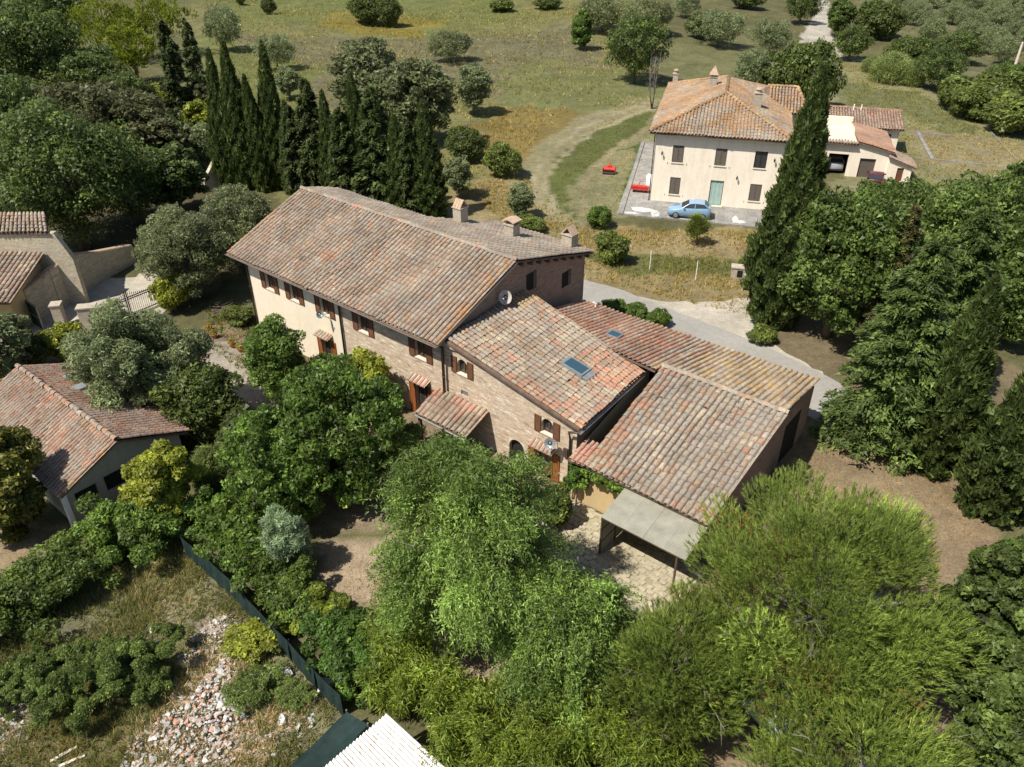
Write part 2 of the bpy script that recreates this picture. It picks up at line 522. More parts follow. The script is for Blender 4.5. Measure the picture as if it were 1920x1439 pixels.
ZONES = [  # photo outline, colour, edge wobble in metres
    ([(340, -60), (1240, -60), (1240, 200), (1000, 330), (880, 420), (560, 380), (330, 330)], DRY, 2),
    ([(430, 70), (900, 60), (1080, 120), (980, 180), (760, 150), (600, 210), (470, 130)], MAUVE, 4),
    ([(370, 60), (560, 120), (600, 170), (560, 260), (380, 330), (330, 200)], OLIVE, 3),
    ([(420, -30), (1000, -40), (960, 40), (800, 55), (560, 45), (430, 60)], OLIVE, 3),
    ([(620, 15), (850, 30), (760, 60), (600, 50)], (0.24, 0.2, 0.05), 2),
    ([(900, 60), (1100, 40), (1130, 130), (1000, 140)], MAUVE, 3),
    ([(950, 120), (1150, 125), (1240, 150), (1240, 195), (1060, 205), (950, 180)], (0.19, 0.195, 0.078), 5),
    ([(1240, 70), (1420, 60), (1400, 160), (1240, 155)], (0.185, 0.18, 0.08), 2),
    ([(900, 200), (1060, 200), (1130, 225), (1010, 300), (930, 330), (880, 260)], (0.25, 0.19, 0.065), 1.5),
    ([(1180, 180), (1235, 190), (1235, 260), (1210, 400), (1090, 420), (1030, 380), (1030, 310), (1100, 240)], LAWN, 0.5),
    ([(1200, 200), (1225, 220), (1180, 265), (1080, 330), (1060, 380), (1100, 430), (1060, 440), (1020, 400), (1010, 330), (1060, 270)], (0.135, 0.15, 0.048), 0.5),
    ([(1235, 185), (1235, 200), (1110, 245), (1035, 305), (1020, 350), (1060, 410), (1130, 440), (1100, 470), (1000, 440), (930, 420), (900, 380), (960, 340), (1010, 270), (1090, 215)], MOWN, 0.35),
    (band([(1232, 188), (1170, 208), (1090, 240), (1025, 290), (1000, 340), (1020, 395), (1075, 430)], 4), (0.36, 0.315, 0.195), 0.25),
    (band([(1232, 200), (1175, 221), (1105, 252), (1045, 300), (1022, 345), (1040, 392), (1090, 422)], 4), (0.36, 0.315, 0.195), 0.25),
    (band([(1215, 240), (1160, 275), (1110, 315), (1090, 360), (1100, 400)], 5), (0.33, 0.285, 0.165), 0.3),
    (band([(1225, 262), (1180, 290), (1135, 325), (1118, 365)], 4), (0.32, 0.275, 0.16), 0.3),
    (band([(1600, 130), (1700, 195), (1790, 240), (1860, 300), (1880, 340)], 6), (0.34, 0.295, 0.17), 0.5),
    (band([(1590, 150), (1680, 215), (1760, 262), (1830, 330)], 5), (0.33, 0.29, 0.165), 0.5),
    ([(1195, 265), (1215, 275), (1185, 400), (1165, 400)], (0.10, 0.15, 0.045), 0.4),
    ([(840, 345), (960, 330), (1000, 400), (1090, 430), (1440, 430), (1440, 600), (1090, 560), (980, 470), (850, 420)], STRAW, 0.8),
    ([(1100, 470), (1180, 470), (1300, 490), (1390, 480), (1380, 520), (1200, 520), (1100, 500)], (0.16, 0.16, 0.06), 0.8),
    ([(1110, 440), (1420, 445), (1410, 480), (1250, 470), (1110, 470)], (0.33, 0.26, 0.14), 0.7),
    ([(1550, 90), (1640, 110), (1780, 190), (1860, 250), (1960, 260), (1960, 420), (1560, 360)], LAWN, 1),
    ([(1580, 150), (1720, 170), (1840, 250), (1800, 280), (1700, 210), (1580, 200)], (0.185, 0.19, 0.085), 1.5),
    ([(1720, 240), (1960, 280), (1960, 330), (1730, 310)], (0.30, 0.255, 0.14), 1),
    ([(1560, -60), (2000, -60), (2000, 220), (1850, 160), (1700, 80), (1600, 20)], (0.17, 0.165, 0.08), 3),
    ([(1425, 595), (1560, 590), (1750, 620), (1950, 700), (1950, 1000), (1780, 890), (1560, 800), (1500, 700), (1430, 640)], (0.215, 0.17, 0.10), 0.6),
    ([(1533, 0), (1556, 0), (1560, 50), (1580, 100), (1550, 80), (1500, 70), (1518, 45)], (0.52, 0.47, 0.38), 0.6),
    ([(1300, 1000), (1480, 800), (1540, 790), (1600, 830), (1780, 880), (1880, 1000), (1880, 1500), (1200, 1500)], SOIL, 0.4),
    ([(1540, 880), (1700, 900), (1780, 960), (1700, 1000), (1560, 980)], (0.33, 0.25, 0.15), 0.8),
    ([(560, 1000), (700, 1020), (1060, 900), (1160, 1060), (1320, 1140), (1300, 1300), (900, 1300), (740, 1200), (640, 1130)], TAN, 0.3),
    ([(360, 620), (440, 600), (560, 720), (800, 760), (1040, 900), (700, 1000), (420, 960), (380, 800)], (0.30, 0.235, 0.15), 0.3),
    ([(-60, 580), (160, 640), (180, 680), (-60, 700)], (0.36, 0.31, 0.22), 0.4),
    ([(-60, 980), (160, 970), (240, 1000), (100, 1060), (-60, 1100)], (0.34, 0.255, 0.15), 0.3),
    ([(-200, 1090), (250, 1060), (345, 1000), (690, 1360), (540, 1600), (-200, 1600)], LOT, 0.4),
    ([(260, 1060), (360, 1040), (400, 1110), (330, 1180), (240, 1150)], (0.31, 0.275, 0.165), 0.5),
    ([(380, 1150), (460, 1160), (560, 1330), (520, 1500), (230, 1500), (250, 1400), (330, 1260)], (0.52, 0.42, 0.325), 0.6),
    ([(-60, 1290), (60, 1310), (50, 1420), (-60, 1440)], (0.5, 0.44, 0.36), 0.4),
    ([(60, 1360), (260, 1340), (240, 1500), (40, 1500)], (0.22, 0.19, 0.09), 0.5),
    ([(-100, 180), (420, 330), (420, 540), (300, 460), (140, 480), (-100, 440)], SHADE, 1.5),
]
GK = 0.64
ZW = [(wpoly(p), c, w) for p, c, w in ZONES]


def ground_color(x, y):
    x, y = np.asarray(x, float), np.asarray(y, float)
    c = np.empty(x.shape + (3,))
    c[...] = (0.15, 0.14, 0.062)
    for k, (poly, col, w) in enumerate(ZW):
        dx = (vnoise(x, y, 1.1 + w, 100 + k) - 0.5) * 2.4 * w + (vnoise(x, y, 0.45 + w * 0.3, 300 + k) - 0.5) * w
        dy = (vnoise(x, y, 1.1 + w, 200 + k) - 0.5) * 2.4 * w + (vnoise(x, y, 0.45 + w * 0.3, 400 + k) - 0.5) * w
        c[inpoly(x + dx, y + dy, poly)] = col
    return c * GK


def rise(x, y):
    """gentle relief away from the buildings"""
    x, y = np.asarray(x, float), np.asarray(y, float)
    far = np.clip((y - 85) / 60, 0, 1)
    return far * (vnoise(x, y, 22, 5) - 0.5) * 2.2 + (vnoise(x, y, 3.1, 6) - 0.5) * 0.10 * np.clip((y - 44) / 20, 0, 1)


def make_ground():
    xs = np.r_[-2500, -1200, -600, -300, -180, -120, -90, -70, np.arange(-58, 78, 0.5), 85, 100, 130, 180, 300, 600, 1200, 2500]
    ys = np.r_[-600, -200, -60, -10, 5, np.arange(11, 92, 0.5), np.arange(92, 175, 1.2), np.arange(178, 300, 6), 340, 420, 600, 1000, 1800, 3200]
    X, Y = np.meshgrid(xs, ys)
    nx, ny = len(xs), len(ys)
    V = np.stack([X.ravel(), Y.ravel(), rise(X, Y).ravel()], 1)
    i, j = np.meshgrid(np.arange(nx - 1), np.arange(ny - 1))
    a = (j * nx + i).ravel()
    Fq = np.stack([a, a + 1, a + nx + 1, a + nx], 1)
    o = np_mesh('ground', V, Fq, M['ground'], smooth=True)
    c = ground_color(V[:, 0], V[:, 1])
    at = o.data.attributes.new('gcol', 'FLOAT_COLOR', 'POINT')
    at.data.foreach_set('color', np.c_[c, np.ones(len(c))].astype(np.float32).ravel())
    tag(o, kind='structure')


make_ground()


def sheet(name, px, z, mat, sub=0.6, wob=0.15, seed=0, kind='structure'):
    """flat sheet with a slightly ragged outline"""
    pts = [G(u, v, z) for u, v in px]
    out = []
    rr = random.Random(seed)
    for k in range(len(pts)):
        a, b = pts[k], pts[(k + 1) % len(pts)]
        n = max(1, int((b - a).length / sub))
        for q in range(n):
            p = a.lerp(b, q / n)
            if wob and q: p += Vector((rr.uniform(-wob, wob), rr.uniform(-wob, wob), 0))
            out.append((p.x, p.y, z))
    m = MB()
    m.add(out, [list(range(len(out)))])
    return tag(m.build(name, mat), kind=kind)


sheet('gravel_turnout', [(1190, 556), (1250, 566), (1320, 566), (1405, 560), (1450, 590), (1430, 628), (1490, 670), (1570, 720), (1560, 745), (1400, 690), (1260, 610)], 0.012, M['gravel'], wob=0.2, seed=1)
sheet('road', [(985, 520), (1094, 524), (1170, 545), (1245, 575), (1340, 612), (1440, 652), (1540, 700), (1700, 790), (1640, 850), (1500, 770), (1250, 690), (1060, 640), (900, 560)], 0.018, M['asphalt'], wob=0.06, seed=2)
sheet('driveway', [(255, 520), (300, 480), (330, 500), (320, 560), (300, 600), (200, 650), (120, 640), (60, 640), (30, 610), (110, 580), (150, 560), (200, 520)], 0.012, M['gravel'], wob=0.2, seed=3)
sheet('garden_path', [(385, 640), (430, 640), (500, 690), (560, 740), (640, 790), (560, 800), (470, 760), (420, 720), (385, 700)], 0.012, M['path'], wob=0.12, seed=4)

# ------------------------------------------------------------------ roof tiles
SEG = 5
_th = np.linspace(math.pi, 0, SEG + 1)


def tile_base():
    prof = np.stack([np.cos(_th), np.zeros(SEG + 1), np.sin(_th)], 1)
    lo = prof * [1, 1, 1]
    hi = prof * [0.80, 1, 0.80]; hi[:, 1] = 1
    inn = prof * [0.80, 1, 0.80]
    V = np.r_[lo, hi, inn, lo]
    n = SEG + 1
    F = [[i, i + 1, n + i + 1, n + i] for i in range(SEG)] + [[2 * n + i, 2 * n + i + 1, 3 * n + i + 1, 3 * n + i] for i in range(SEG)]
    return V, np.array(F)


TV, TF = tile_base()
PAN_V = np.array([[-1, 0, 0.5], [-0.45, 0, 0.02], [0.45, 0, 0.02], [1, 0, 0.5], [-1, 1, 0.5], [-0.45, 1, 0.02], [0.45, 1, 0.02], [1, 1, 0.5]], float)
PAN_F = np.array([[0, 1, 5, 4], [1, 2, 6, 5], [2, 3, 7, 6]])
TILE_MESH = {}


def tile_mesh(col):
    key = tuple(round(float(c), 3) for c in col)
    if key not in TILE_MESH:
        me = bpy.data.meshes.new('tile')
        me.from_pydata([tuple(v) for v in TV], [], [list(f) for f in TF])
        at = me.attributes.new('col', 'FLOAT_COLOR', 'FACE')
        at.data.foreach_set('color', np.tile(np.array(list(key) + [1.0], np.float32), len(TF)))
        me.polygons.foreach_set('use_smooth', [True] * SEG + [False] * SEG)
        me.materials.append(M['tile'])
        TILE_MESH[key] = me
    return TILE_MESH[key]


PAL = {
    'aged': [(0.36, 0.27, 0.205), (0.41, 0.32, 0.255), (0.33, 0.225, 0.165), (0.44, 0.36, 0.29), (0.28, 0.205, 0.155), (0.40, 0.265, 0.195), (0.47, 0.40, 0.335), (0.37, 0.22, 0.15), (0.40, 0.27, 0.13), (0.24, 0.19, 0.155)],
    'grey': [(0.35, 0.31, 0.265), (0.40, 0.355, 0.305), (0.30, 0.26, 0.215), (0.45, 0.40, 0.34), (0.26, 0.225, 0.19), (0.38, 0.315, 0.255)],
    'orange': [(0.46, 0.20, 0.095), (0.50, 0.235, 0.12), (0.42, 0.165, 0.075), (0.47, 0.26, 0.15), (0.50, 0.29, 0.18)],
    'pale': [(0.50, 0.42, 0.315), (0.46, 0.375, 0.28), (0.52, 0.455, 0.36), (0.43, 0.34, 0.245)],
    'red': [(0.33, 0.135, 0.08), (0.38, 0.165, 0.10), (0.29, 0.12, 0.075), (0.36, 0.19, 0.125)],
    'ochre': [(0.42, 0.29, 0.13), (0.46, 0.33, 0.175), (0.39, 0.25, 0.10), (0.47, 0.36, 0.22)],
    'pink': [(0.50, 0.245, 0.175), (0.53, 0.28, 0.20), (0.47, 0.21, 0.145)],
    'lichen': [(0.45, 0.215, 0.075), (0.42, 0.235, 0.095), (0.39, 0.17, 0.06), (0.43, 0.28, 0.13)],
    'redgrey': [(0.33, 0.22, 0.165), (0.37, 0.27, 0.215), (0.30, 0.185, 0.135), (0.36, 0.205, 0.14), (0.40, 0.31, 0.255)],
}


PAL['orange'] = [(c[0] * .88 + .04, c[1] * .8 + .055, c[2] * .8 + .05) for c in PAL['orange']]
PAL['orange'] = [(c[0] * .8 + .07, c[1] * .8 + .055, c[2] * .8 + .04) for c in PAL['orange']]
for _k in ('pink', 'red', 'redgrey', 'lichen'):
    PAL[_k] = [(c[0] * .82 + .06, c[1] * .82 + .05, c[2] * .82 + .04) for c in PAL[_k]]
PAL['pale'] = [tuple(x * .9 for x in c) for c in PAL['pale']]
for _k, _l in PAL.items():                    # weathering evens the tiles out
    _m = [sum(c[i] for c in _l) / len(_l) for i in range(3)]
    PAL[_k] = [tuple((c[i] * 0.40 + _m[i] * 0.60) * (0.79, 0.755, 0.69)[i] for i in range(3)) for c in _l]

for _k in ('grey', 'aged', 'red', 'ochre', 'pale', 'orange', 'lichen'):            # brighter copies for the rear slopes; missing sunlight put into the tile colour
    PAL[_k + '_b'] = [tuple(min(0.75, x * 1.2) for x in c) for c in PAL[_k]]


class Roof:
    """collects the tiles of one building; flush() makes the nearest ones single objects, the rest one mesh"""

    def __init__(s, thing):
        s.thing, s.T, s.P = thing, [], []       # (matrix3, offset, colour, roof part)

    def plane(s, roof, cols, spacing, expo, style, seed=0, rad=0.40, pans=True, jit=1.0):
        """cols: list of (top, bottom) Vectors in local space, one per tile column, top to eave"""
        rr = random.Random(seed)
        for ci, (top, bot) in enumerate(cols):
            top, bot = Vector(top), Vector(bot)
            L = (top - bot).length
            if L < 0.12: continue
            up = (top - bot) / L
            nb = cols[ci + 1] if ci + 1 < len(cols) else cols[ci - 1]
            e = (Vector(nb[1]) - bot) * (1 if ci + 1 < len(cols) else -1)
            if e.length < 1e-4: continue
            n = e.cross(up)
            if n.z < 0: n = -n
            n.normalize()
            e = up.cross(n).normalized()
            nrow = max(1, int(round(L / expo)))
            ex = L / nrow
            for k in range(nrow):
                f = 1 - (k + 0.5) / nrow            # 1 at the eave .. 0 at the ridge, fraction along the column
                col = style(ci / max(1, len(cols) - 1), f, rr)
                p = bot + up * (k * ex + rr.uniform(-0.02, 0.02) * jit) + e * rr.uniform(-0.012, 0.012) * jit + n * (0.085 + rr.uniform(-.006, .008))
                p += n * (0.022 * math.sin(ci * .23 + seed) * math.sin(f * 3.1) + 0.014 * math.sin(ci * .61 + f * 5)) + up * 0.03 * math.sin(ci * .37 + seed * 2)
                if rr.random() < .02: p -= up * rr.uniform(.03, .10)
                d = (up - n * rr.uniform(0.035, 0.06) + e * rr.uniform(-0.03, 0.03) * jit).normalized()
                r = spacing * rad * rr.uniform(0.93, 1.07)
                ee = (e + n * rr.uniform(-0.06, 0.06) * jit).normalized()
                nn = ee.cross(d)
                if nn.z < 0: nn = -nn
                s.T.append((np.array([ee * r, d * (ex * 1.18), nn * r * 0.82]).T, np.array(p), col, roof))
                if pans:
                    pc = style(ci / max(1, len(cols) - 1), f, rr)
                    q = bot + up * (k * ex) + e * spacing * 0.5 + n * 0.06
                    s.P.append((np.array([e * spacing * 0.36, (up - n * 0.03) * (ex * 1.1), n * 0.05]).T, np.array(q), tuple(0.9 * c for c in pc), roof))

    def flush(s, limit=300):
        inv = s.thing.matrix_world if False else Matrix.Translation(s.thing.location) @ s.thing.rotation_euler.to_matrix().to_4x4()
        w = [depth(inv @ (Vector(t[1]) + Vector(t[3].location))) for t in s.T]
        order = np.argsort(w)
        single = set(order[:limit].tolist())
        roofs = {}
        for i, (Mx, off, col, roof) in enumerate(s.T):
            if i in single:
                o = bpy.data.objects.new('tile', tile_mesh(col))
                m4 = Matrix([[*Mx[0], off[0]], [*Mx[1], off[1]], [*Mx[2], off[2]], [0, 0, 0, 1]])
                o.parent = roof
                o.matrix_local = m4
                COL.objects.link(o)
            else:
                roofs.setdefault(roof.name, (roof, []))[1].append((Mx, off, col))
        for nm, base, faces, coll in (('tile_field', TV, TF, roofs),):
            for roof, lst in coll.values():
                s.join(nm, base, faces, lst, roof)
        pans = {}
        for Mx, off, col, roof in s.P: pans.setdefault(roof.name, (roof, []))[1].append((Mx, off, col))
        for roof, lst in pans.values(): s.join('pan_tile_field', PAN_V, PAN_F, lst, roof)

    def join(s, nm, base, faces, lst, roof):
        A = np.array([x[0] for x in lst]); O = np.array([x[1] for x in lst]); C = np.array([x[2] for x in lst])
        V = np.einsum('nij,kj->nki', A, base) + O[:, None, :]
        Fa = faces[None] + (np.arange(len(lst)) * len(base))[:, None, None]
        o = np_mesh(nm, V.reshape(-1, 3), Fa.reshape(-1, 4), M['tile'], np.repeat(C, len(faces), 0), roof, smooth=True)
        tag(o, kind='stuff')


def quad_cols(TL, TR, BL, BR, spacing):
    TL, TR, BL, BR = map(Vector, (TL, TR, BL, BR))
    n = max(2, int(round(max((TR - TL).length, (BR - BL).length) / spacing)))
    return [(TL.lerp(TR, (i + 0.5) / n), BL.lerp(BR, (i + 0.5) / n)) for i in range(n)]


def pick(rr, *opts):
    """opts: (palette, weight)"""
    t = rr.uniform(0, sum(w for _, w in opts))
    for p, w in opts:
        t -= w
        if t <= 0: return rr.choice(PAL[p])
    return rr.choice(PAL[opts[-1][0]])


def ridge_caps(roof_set, roof, a, b, style, size=0.15, step=0.36, seed=3):
    rr = random.Random(seed)
    a, b = Vector(a), Vector(b)
    n = int((b - a).length / step)
    d = (b - a).normalized()
    e = d.cross(Vector((0, 0, 1))).normalized()
    nn = e.cross(d)
    for i in range(n):
        p = a + (b - a) * (i / n) + nn * (0.10 + rr.uniform(-.01, .015)) + e * rr.uniform(-.02, .02)
        dd = (d - nn * 0.04 + e * rr.uniform(-.05, .05)).normalized()
        roof_set.T.append((np.array([e * size, dd * step * 1.2, nn * size * 0.9]).T, np.array(p), style(i / n, 0, rr), roof))


# ------------------------------------------------------------------ walls and openings (wall faces local -y)
def wall_panel(m, s0, s1, z0, z1, t, holes, deep=0.24):
    xs = sorted({s0, s1, *[h[0] for h in holes], *[h[1] for h in holes]})
    zs = sorted({z0, z1, *[h[2] for h in holes], *[h[3] for h in holes]})
    for i in range(len(xs) - 1):
        for j in range(len(zs) - 1):
            cx, cz = (xs[i] + xs[i + 1]) / 2, (zs[j] + zs[j + 1]) / 2
            if any(h[0] < cx < h[1] and h[2] < cz < h[3] for h in holes): continue
            m.quad((xs[i], t, zs[j]), (xs[i + 1], t, zs[j]), (xs[i + 1], t, zs[j + 1]), (xs[i], t, zs[j + 1]))
    for a, b, c, d in holes:
        u = t + deep
        m.quad((a, t, c), (a, t, d), (a, u, d), (a, u, c))
        m.quad((b, t, d), (b, t, c), (b, u, c), (b, u, d))
        m.quad((a, t, d), (b, t, d), (b, u, d), (a, u, d))
        m.quad((b, t, c), (a, t, c), (a, u, c), (b, u, c))


def shutter(parent, x0, x1, y, z0, z1, mat, slats=True, off=(0, 0, 0), th=0.045):
    """louvred leaf standing proud of the wall"""
    m = MB()
    w = 0.055
    m.box(x0, x0 + w, y - th, y, z0, z1).box(x1 - w, x1, y - th, y, z0, z1)
    m.box(x0 + w, x1 - w, y - th, y, z0, z0 + w * 1.4).box(x0 + w, x1 - w, y - th, y, z1 - w, z1)
    m.box(x0 + w, x1 - w, y - th * 0.55, y - th * 0.2, z0 + w, z1 - w)
    if slats:
        n = max(4, int((z1 - z0) / 0.09))
        for k in range(n):
            z = z0 + w * 1.4 + (z1 - z0 - 2.4 * w) * (k + 0.5) / n
            m.hexa([(x0 + w, y - th * 0.9, z - .025), (x1 - w, y - th * 0.9, z - .025), (x1 - w, y - th * .5, z + .01), (x0 + w, y - th * .5, z + .01),
                    (x0 + w, y - th * 0.9, z - .013), (x1 - w, y - th * 0.9, z - .013), (x1 - w, y - th * .5, z + .024), (x0 + w, y - th * .5, z + .024)])
    return m.build('shutter', mat, parent, loc=off)


def window(parent, s, w, z0, z1, t, shut, off=(0, 0, 0), sw=None, frame='brown', sill=True, deep=0.2, z1s=None):
    """casement in a hole s-w/2..s+w/2, z0..z1; shut = shutter material or None"""
    a, b = s - w / 2, s + w / 2
    y = t + deep
    m = MB()
    m.box(a, a + .05, y - .05, y, z0, z1).box(b - .05, b, y - .05, y, z0, z1).box(a + .05, b - .05, y - .05, y, z1 - .05, z1).box(a + .05, b - .05, y - .05, y, z0, z0 + .05)
    m.box(s - .03, s + .03, y - .06, y - .002, z0 + .05, z1 - .05)
    wd = m.build('window', M[frame], parent, loc=off)
    part('pane', M['glass'], wd, lambda q: q.box(a + .05, s - .03, y - .03, y - .018, z0 + .05, z1 - .05).box(s + .03, b - .05, y - .03, y - .018, z0 + .05, z1 - .05))
    if sill: part('sill', M['sill'], wd, lambda q: q.box(a - .04, b + .04, t - .06, y - .06, z0 - .06, z0 + .004))
    if shut:
        sw = sw or w / 2
        shutter(parent, a - sw - .02, a - .02, t - .012, z0 - .05, (z1s or z1) + .02, M[shut], off=off)
        shutter(parent, b + .02, b + sw + .02, t - .012, z0 - .05, (z1s or z1) + .02, M[shut], off=off)
    return wd


def downpipe(parent, pts, r=0.06, off=(0, 0, 0), mat='pipe'):
    m = MB()
    m.tube(pts, r, 8)
    for a, b in zip(pts[:-1], pts[1:]):
        a, b = Vector(a), Vector(b)
        k = int((b - a).length / 1.6)
        for i in range(1, k + 1):
            p = a.lerp(b, i / (k + 1)); d = (b - a).normalized() * .025
            m.tube([p - d, p + d], r * 1.25, 8)
    return m.build('downpipe', M[mat], parent, smooth=True, loc=off)


def gutter(parent, a, b, r=0.075, off=(0, 0, 0)):
    a, b = Vector(a), Vector(b)
    d = (b - a).normalized()
    e = d.cross(Vector((0, 0, 1))).normalized()
    m = MB()
    n = 6
    V = []
    for p in (a, b):
        for rr_ in (r, r * 0.86):
            for k in range(n + 1):
                t = math.pi + math.pi * k / n
                V.append(p + e * (math.cos(t) * rr_) + Vector((0, 0, math.sin(t) * rr_)))
    q = n + 1
    F = []
    for k in range(n):
        F.append((k, k + 1, 2 * q + k + 1, 2 * q + k))
        F.append((q + k + 1, q + k, 3 * q + k, 3 * q + k + 1))
    F += [(0, q, 3 * q, 2 * q), (n, 2 * q + n, 3 * q + n, q + n)]
    F += [[k for k in range(q)], [2 * q + k for k in range(q)][::-1]]
    m.add(V, F)
    return m.build('gutter', M['gutter'], parent, loc=off)


def chimney(parent, x, y, z, w, d, h, kind='gable', off=(0, 0, 0), rz=0.0):
    """brick stack with a small roof of tiles on top"""
    ang = rz
    def R(px, py, pz):
        return (x + px * math.cos(ang) - py * math.sin(ang), y + px * math.sin(ang) + py * math.cos(ang), z + pz)
    m = MB()
    def bx(x0, x1, y0, y1, z0, z1):
        m.hexa([R(x0, y0, z0), R(x1, y0, z0), R(x1, y1, z0), R(x0, y1, z0), R(x0, y0, z1), R(x1, y0, z1), R(x1, y1, z1), R(x0, y1, z1)])
    a, b = w / 2, d / 2
    bx(-a, a, -b, b, -0.6, h)
    bx(-a - .05, a + .05, -b - .05, b + .05, h, h + .06)
    c = m.build('chimney', M['chimney'], parent, loc=off)
    m = MB()
    if kind == 'gable':                     # two leaning tile slabs
        for sgn in (-1, 1):
            for k in range(3):
                y0, y1 = -b + d * k / 3 + .01, -b + d * (k + 1) / 3 - .01
                p = [R(sgn * (a + .04), y0, h + .06), R(sgn * (a + .04), y1, h + .06), R(sgn * .03, y1, h + .5), R(sgn * .03, y0, h + .5)]
                q = [R(sgn * (a - .04), y0, h + .06), R(sgn * (a - .04), y1, h + .06), R(-sgn * .0, y1, h + .44), R(-sgn * .0, y0, h + .44)]
                m.add(p + q, [(0, 1, 2, 3), (7, 6, 5, 4), (0, 4, 5, 1), (1, 5, 6, 2), (2, 6, 7, 3), (3, 7, 4, 0)])
        m.cur = None
    elif kind == 'low':
        for px_, py_ in ((-a + .06, -b + .06), (a - .06, -b + .06), (a - .06, b - .06), (-a + .06, b - .06)):
            m.hexa([R(px_ + i * .06, py_ + j * .06, zz) for zz in (h + .06, h + .26) for i, j in ((-1, -1), (1, -1), (1, 1), (-1, 1))])
        for sgn in (-1, 1):
            p = [R(sgn * (a + .1), -b - .08, h + .26), R(sgn * (a + .1), b + .08, h + .26), R(0, b + .08, h + .40), R(0, -b - .08, h + .40)]
            q = [(v[0], v[1], v[2] - .06) for v in p]
            m.add(p + q, [(0, 1, 2, 3), (7, 6, 5, 4), (0, 4, 5, 1), (1, 5, 6, 2), (2, 6, 7, 3), (3, 7, 4, 0)])
    elif kind == 'pyramid':
        for px_, py_ in ((-a + .06, -b + .06), (a - .06, -b + .06), (a - .06, b - .06), (-a + .06, b - .06), (0, -b + .06), (0, b - .06)):
            m.hexa([R(px_ + i * .05, py_ + j * .05, zz) for zz in (h + .06, h + .22) for i, j in ((-1, -1), (1, -1), (1, 1), (-1, 1))])
        p = [R(-a - .1, -b - .1, h + .22), R(a + .1, -b - .1, h + .22), R(a + .1, b + .1, h + .22), R(-a - .1, b + .1, h + .22), R(0, 0, h + .95)]
        m.add(p, [(0, 1, 4), (1, 2, 4), (2, 3, 4), (3, 0, 4), (3, 2, 1, 0)])
    else:
        m.tube([R(0, 0, h + .06), R(0, 0, h + .3)], a * .7, 10)
        m.tube([R(0, 0, h + .3), R(0, 0, h + .42)], [a * 1.0, a * .8], 10)
    cap = m.build('cap', M['cap_clay'], c)
    return c


M['cap_clay'] = plain('chimney_cap_clay', (0.44, 0.315, 0.21), 0.9, 0.3, 9, bump=0.3)

# ------------------------------------------------------------------ the farmhouse and its two lower neighbours (one survey frame)
A0 = Vector((-16.27, 42.47, 0))
AR = math.radians(-39.04)
AD = Vector((math.cos(AR), math.sin(AR), 0))
AN = Vector((-math.sin(AR), math.cos(AR), 0))


def AW(s, t, z=0.0):
    return A0 + AD * s + AN * t + Vector((0, 0, z))


def aged(c, f, rr):
    if abs(c - 0.385) < 0.035 and abs(f - 0.60) < 0.055: return rr.choice(PAL['orange'])
    if c > 0.975 or c < 0.012: return pick(rr, ('lichen', 4), ('aged', 3))
    return pick(rr, ('aged', 8), ('grey', 2.2), ('pale', 0.7), ('orange', 0.04), ('pink', 0.1))


house = empty('farmhouse', A0, AR, 'long two storey stone and cream plaster farmhouse with tiled roof and brown shutters', 'house')
EZ, RZ, RT = 5.3, 7.4, 5.85
REAR = 0.27


def rear_t(s):
    return 8.4 if s < 7.7 else (8.4 + (s - 7.7) / 1.9 * 4.5 if s < 9.6 else 12.9)


upW = [2.68, 4.90, 7.48, 10.53, 14.68]
wh = [(s - .37, s + .37, 3.53, 4.72) for s in upW]
part('wall', M['cream'], house, lambda m: wall_panel(m, 0.70, 8.80, 0, 5.40, .65, wh[:3] + [(6.80, 7.60, 0.0, 1.95)]))
part('stone_wall', M['stone_x'], house, lambda m: wall_panel(m, 8.80, 16.15, 0, 5.40, .64, wh[3:] + [(14.10, 15.0, 0.0, 1.98)]))
for s in upW:
    window(house, s, .74, 3.53, 4.72, .65 if s < 8.8 else .64, 'brown', sw=.40)
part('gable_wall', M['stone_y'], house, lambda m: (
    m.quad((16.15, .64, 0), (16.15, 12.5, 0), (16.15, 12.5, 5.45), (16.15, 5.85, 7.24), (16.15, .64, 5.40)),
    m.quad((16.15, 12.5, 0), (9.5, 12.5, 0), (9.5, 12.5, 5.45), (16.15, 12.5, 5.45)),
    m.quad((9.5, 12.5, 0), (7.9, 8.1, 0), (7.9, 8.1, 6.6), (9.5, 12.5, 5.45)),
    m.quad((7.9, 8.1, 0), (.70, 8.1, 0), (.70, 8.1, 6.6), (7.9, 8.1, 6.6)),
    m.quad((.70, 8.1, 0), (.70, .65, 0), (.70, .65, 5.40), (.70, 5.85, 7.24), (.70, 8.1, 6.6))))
# shuttered openings on the shaded side wall above the lower roofs
for t0, z0, z1 in ((7.0, 5.1, 6.1), (10.2, 4.1, 5.0)):
    part('side_window', M['dark'], house, lambda m: m.box(16.15, 16.165, t0 + .1, t0 + .62, z0, z1))
    part('side_shutter', M['pipe'], house, lambda m: m.box(16.15, 16.20, t0 + .64, t0 + .92, z0, z1))
for k in range(9):          # rafter ends under the rear verge
    t = 6.4 + k * .75
    z = RZ - REAR * (t - RT) - .2
    part('rafter_end', M['beam'], house, lambda m: m.box(16.15, 16.45, t, t + .14, z - .14, z))
froof = part('roof', M['under'], house, lambda m: m.slab([(-.05, -.09, EZ - .07), (16.48, -.09, EZ - .07), (16.42, RT, RZ - .03), (-.25, RT, RZ - .03)], .10))
rroof = part('rear_roof', M['under'], house, lambda m: m.slab(
    [(-.25, RT, RZ - .035), (16.42, RT, RZ - .035), (16.45, 12.88, RZ - .035 - REAR * 7.03), (9.6, 12.88, RZ - .035 - REAR * 7.03), (7.7, 8.38, RZ - .035 - REAR * 2.53), (-.25, 8.38, RZ - .035 - REAR * 2.53)], .10))
R1 = Roof(house)
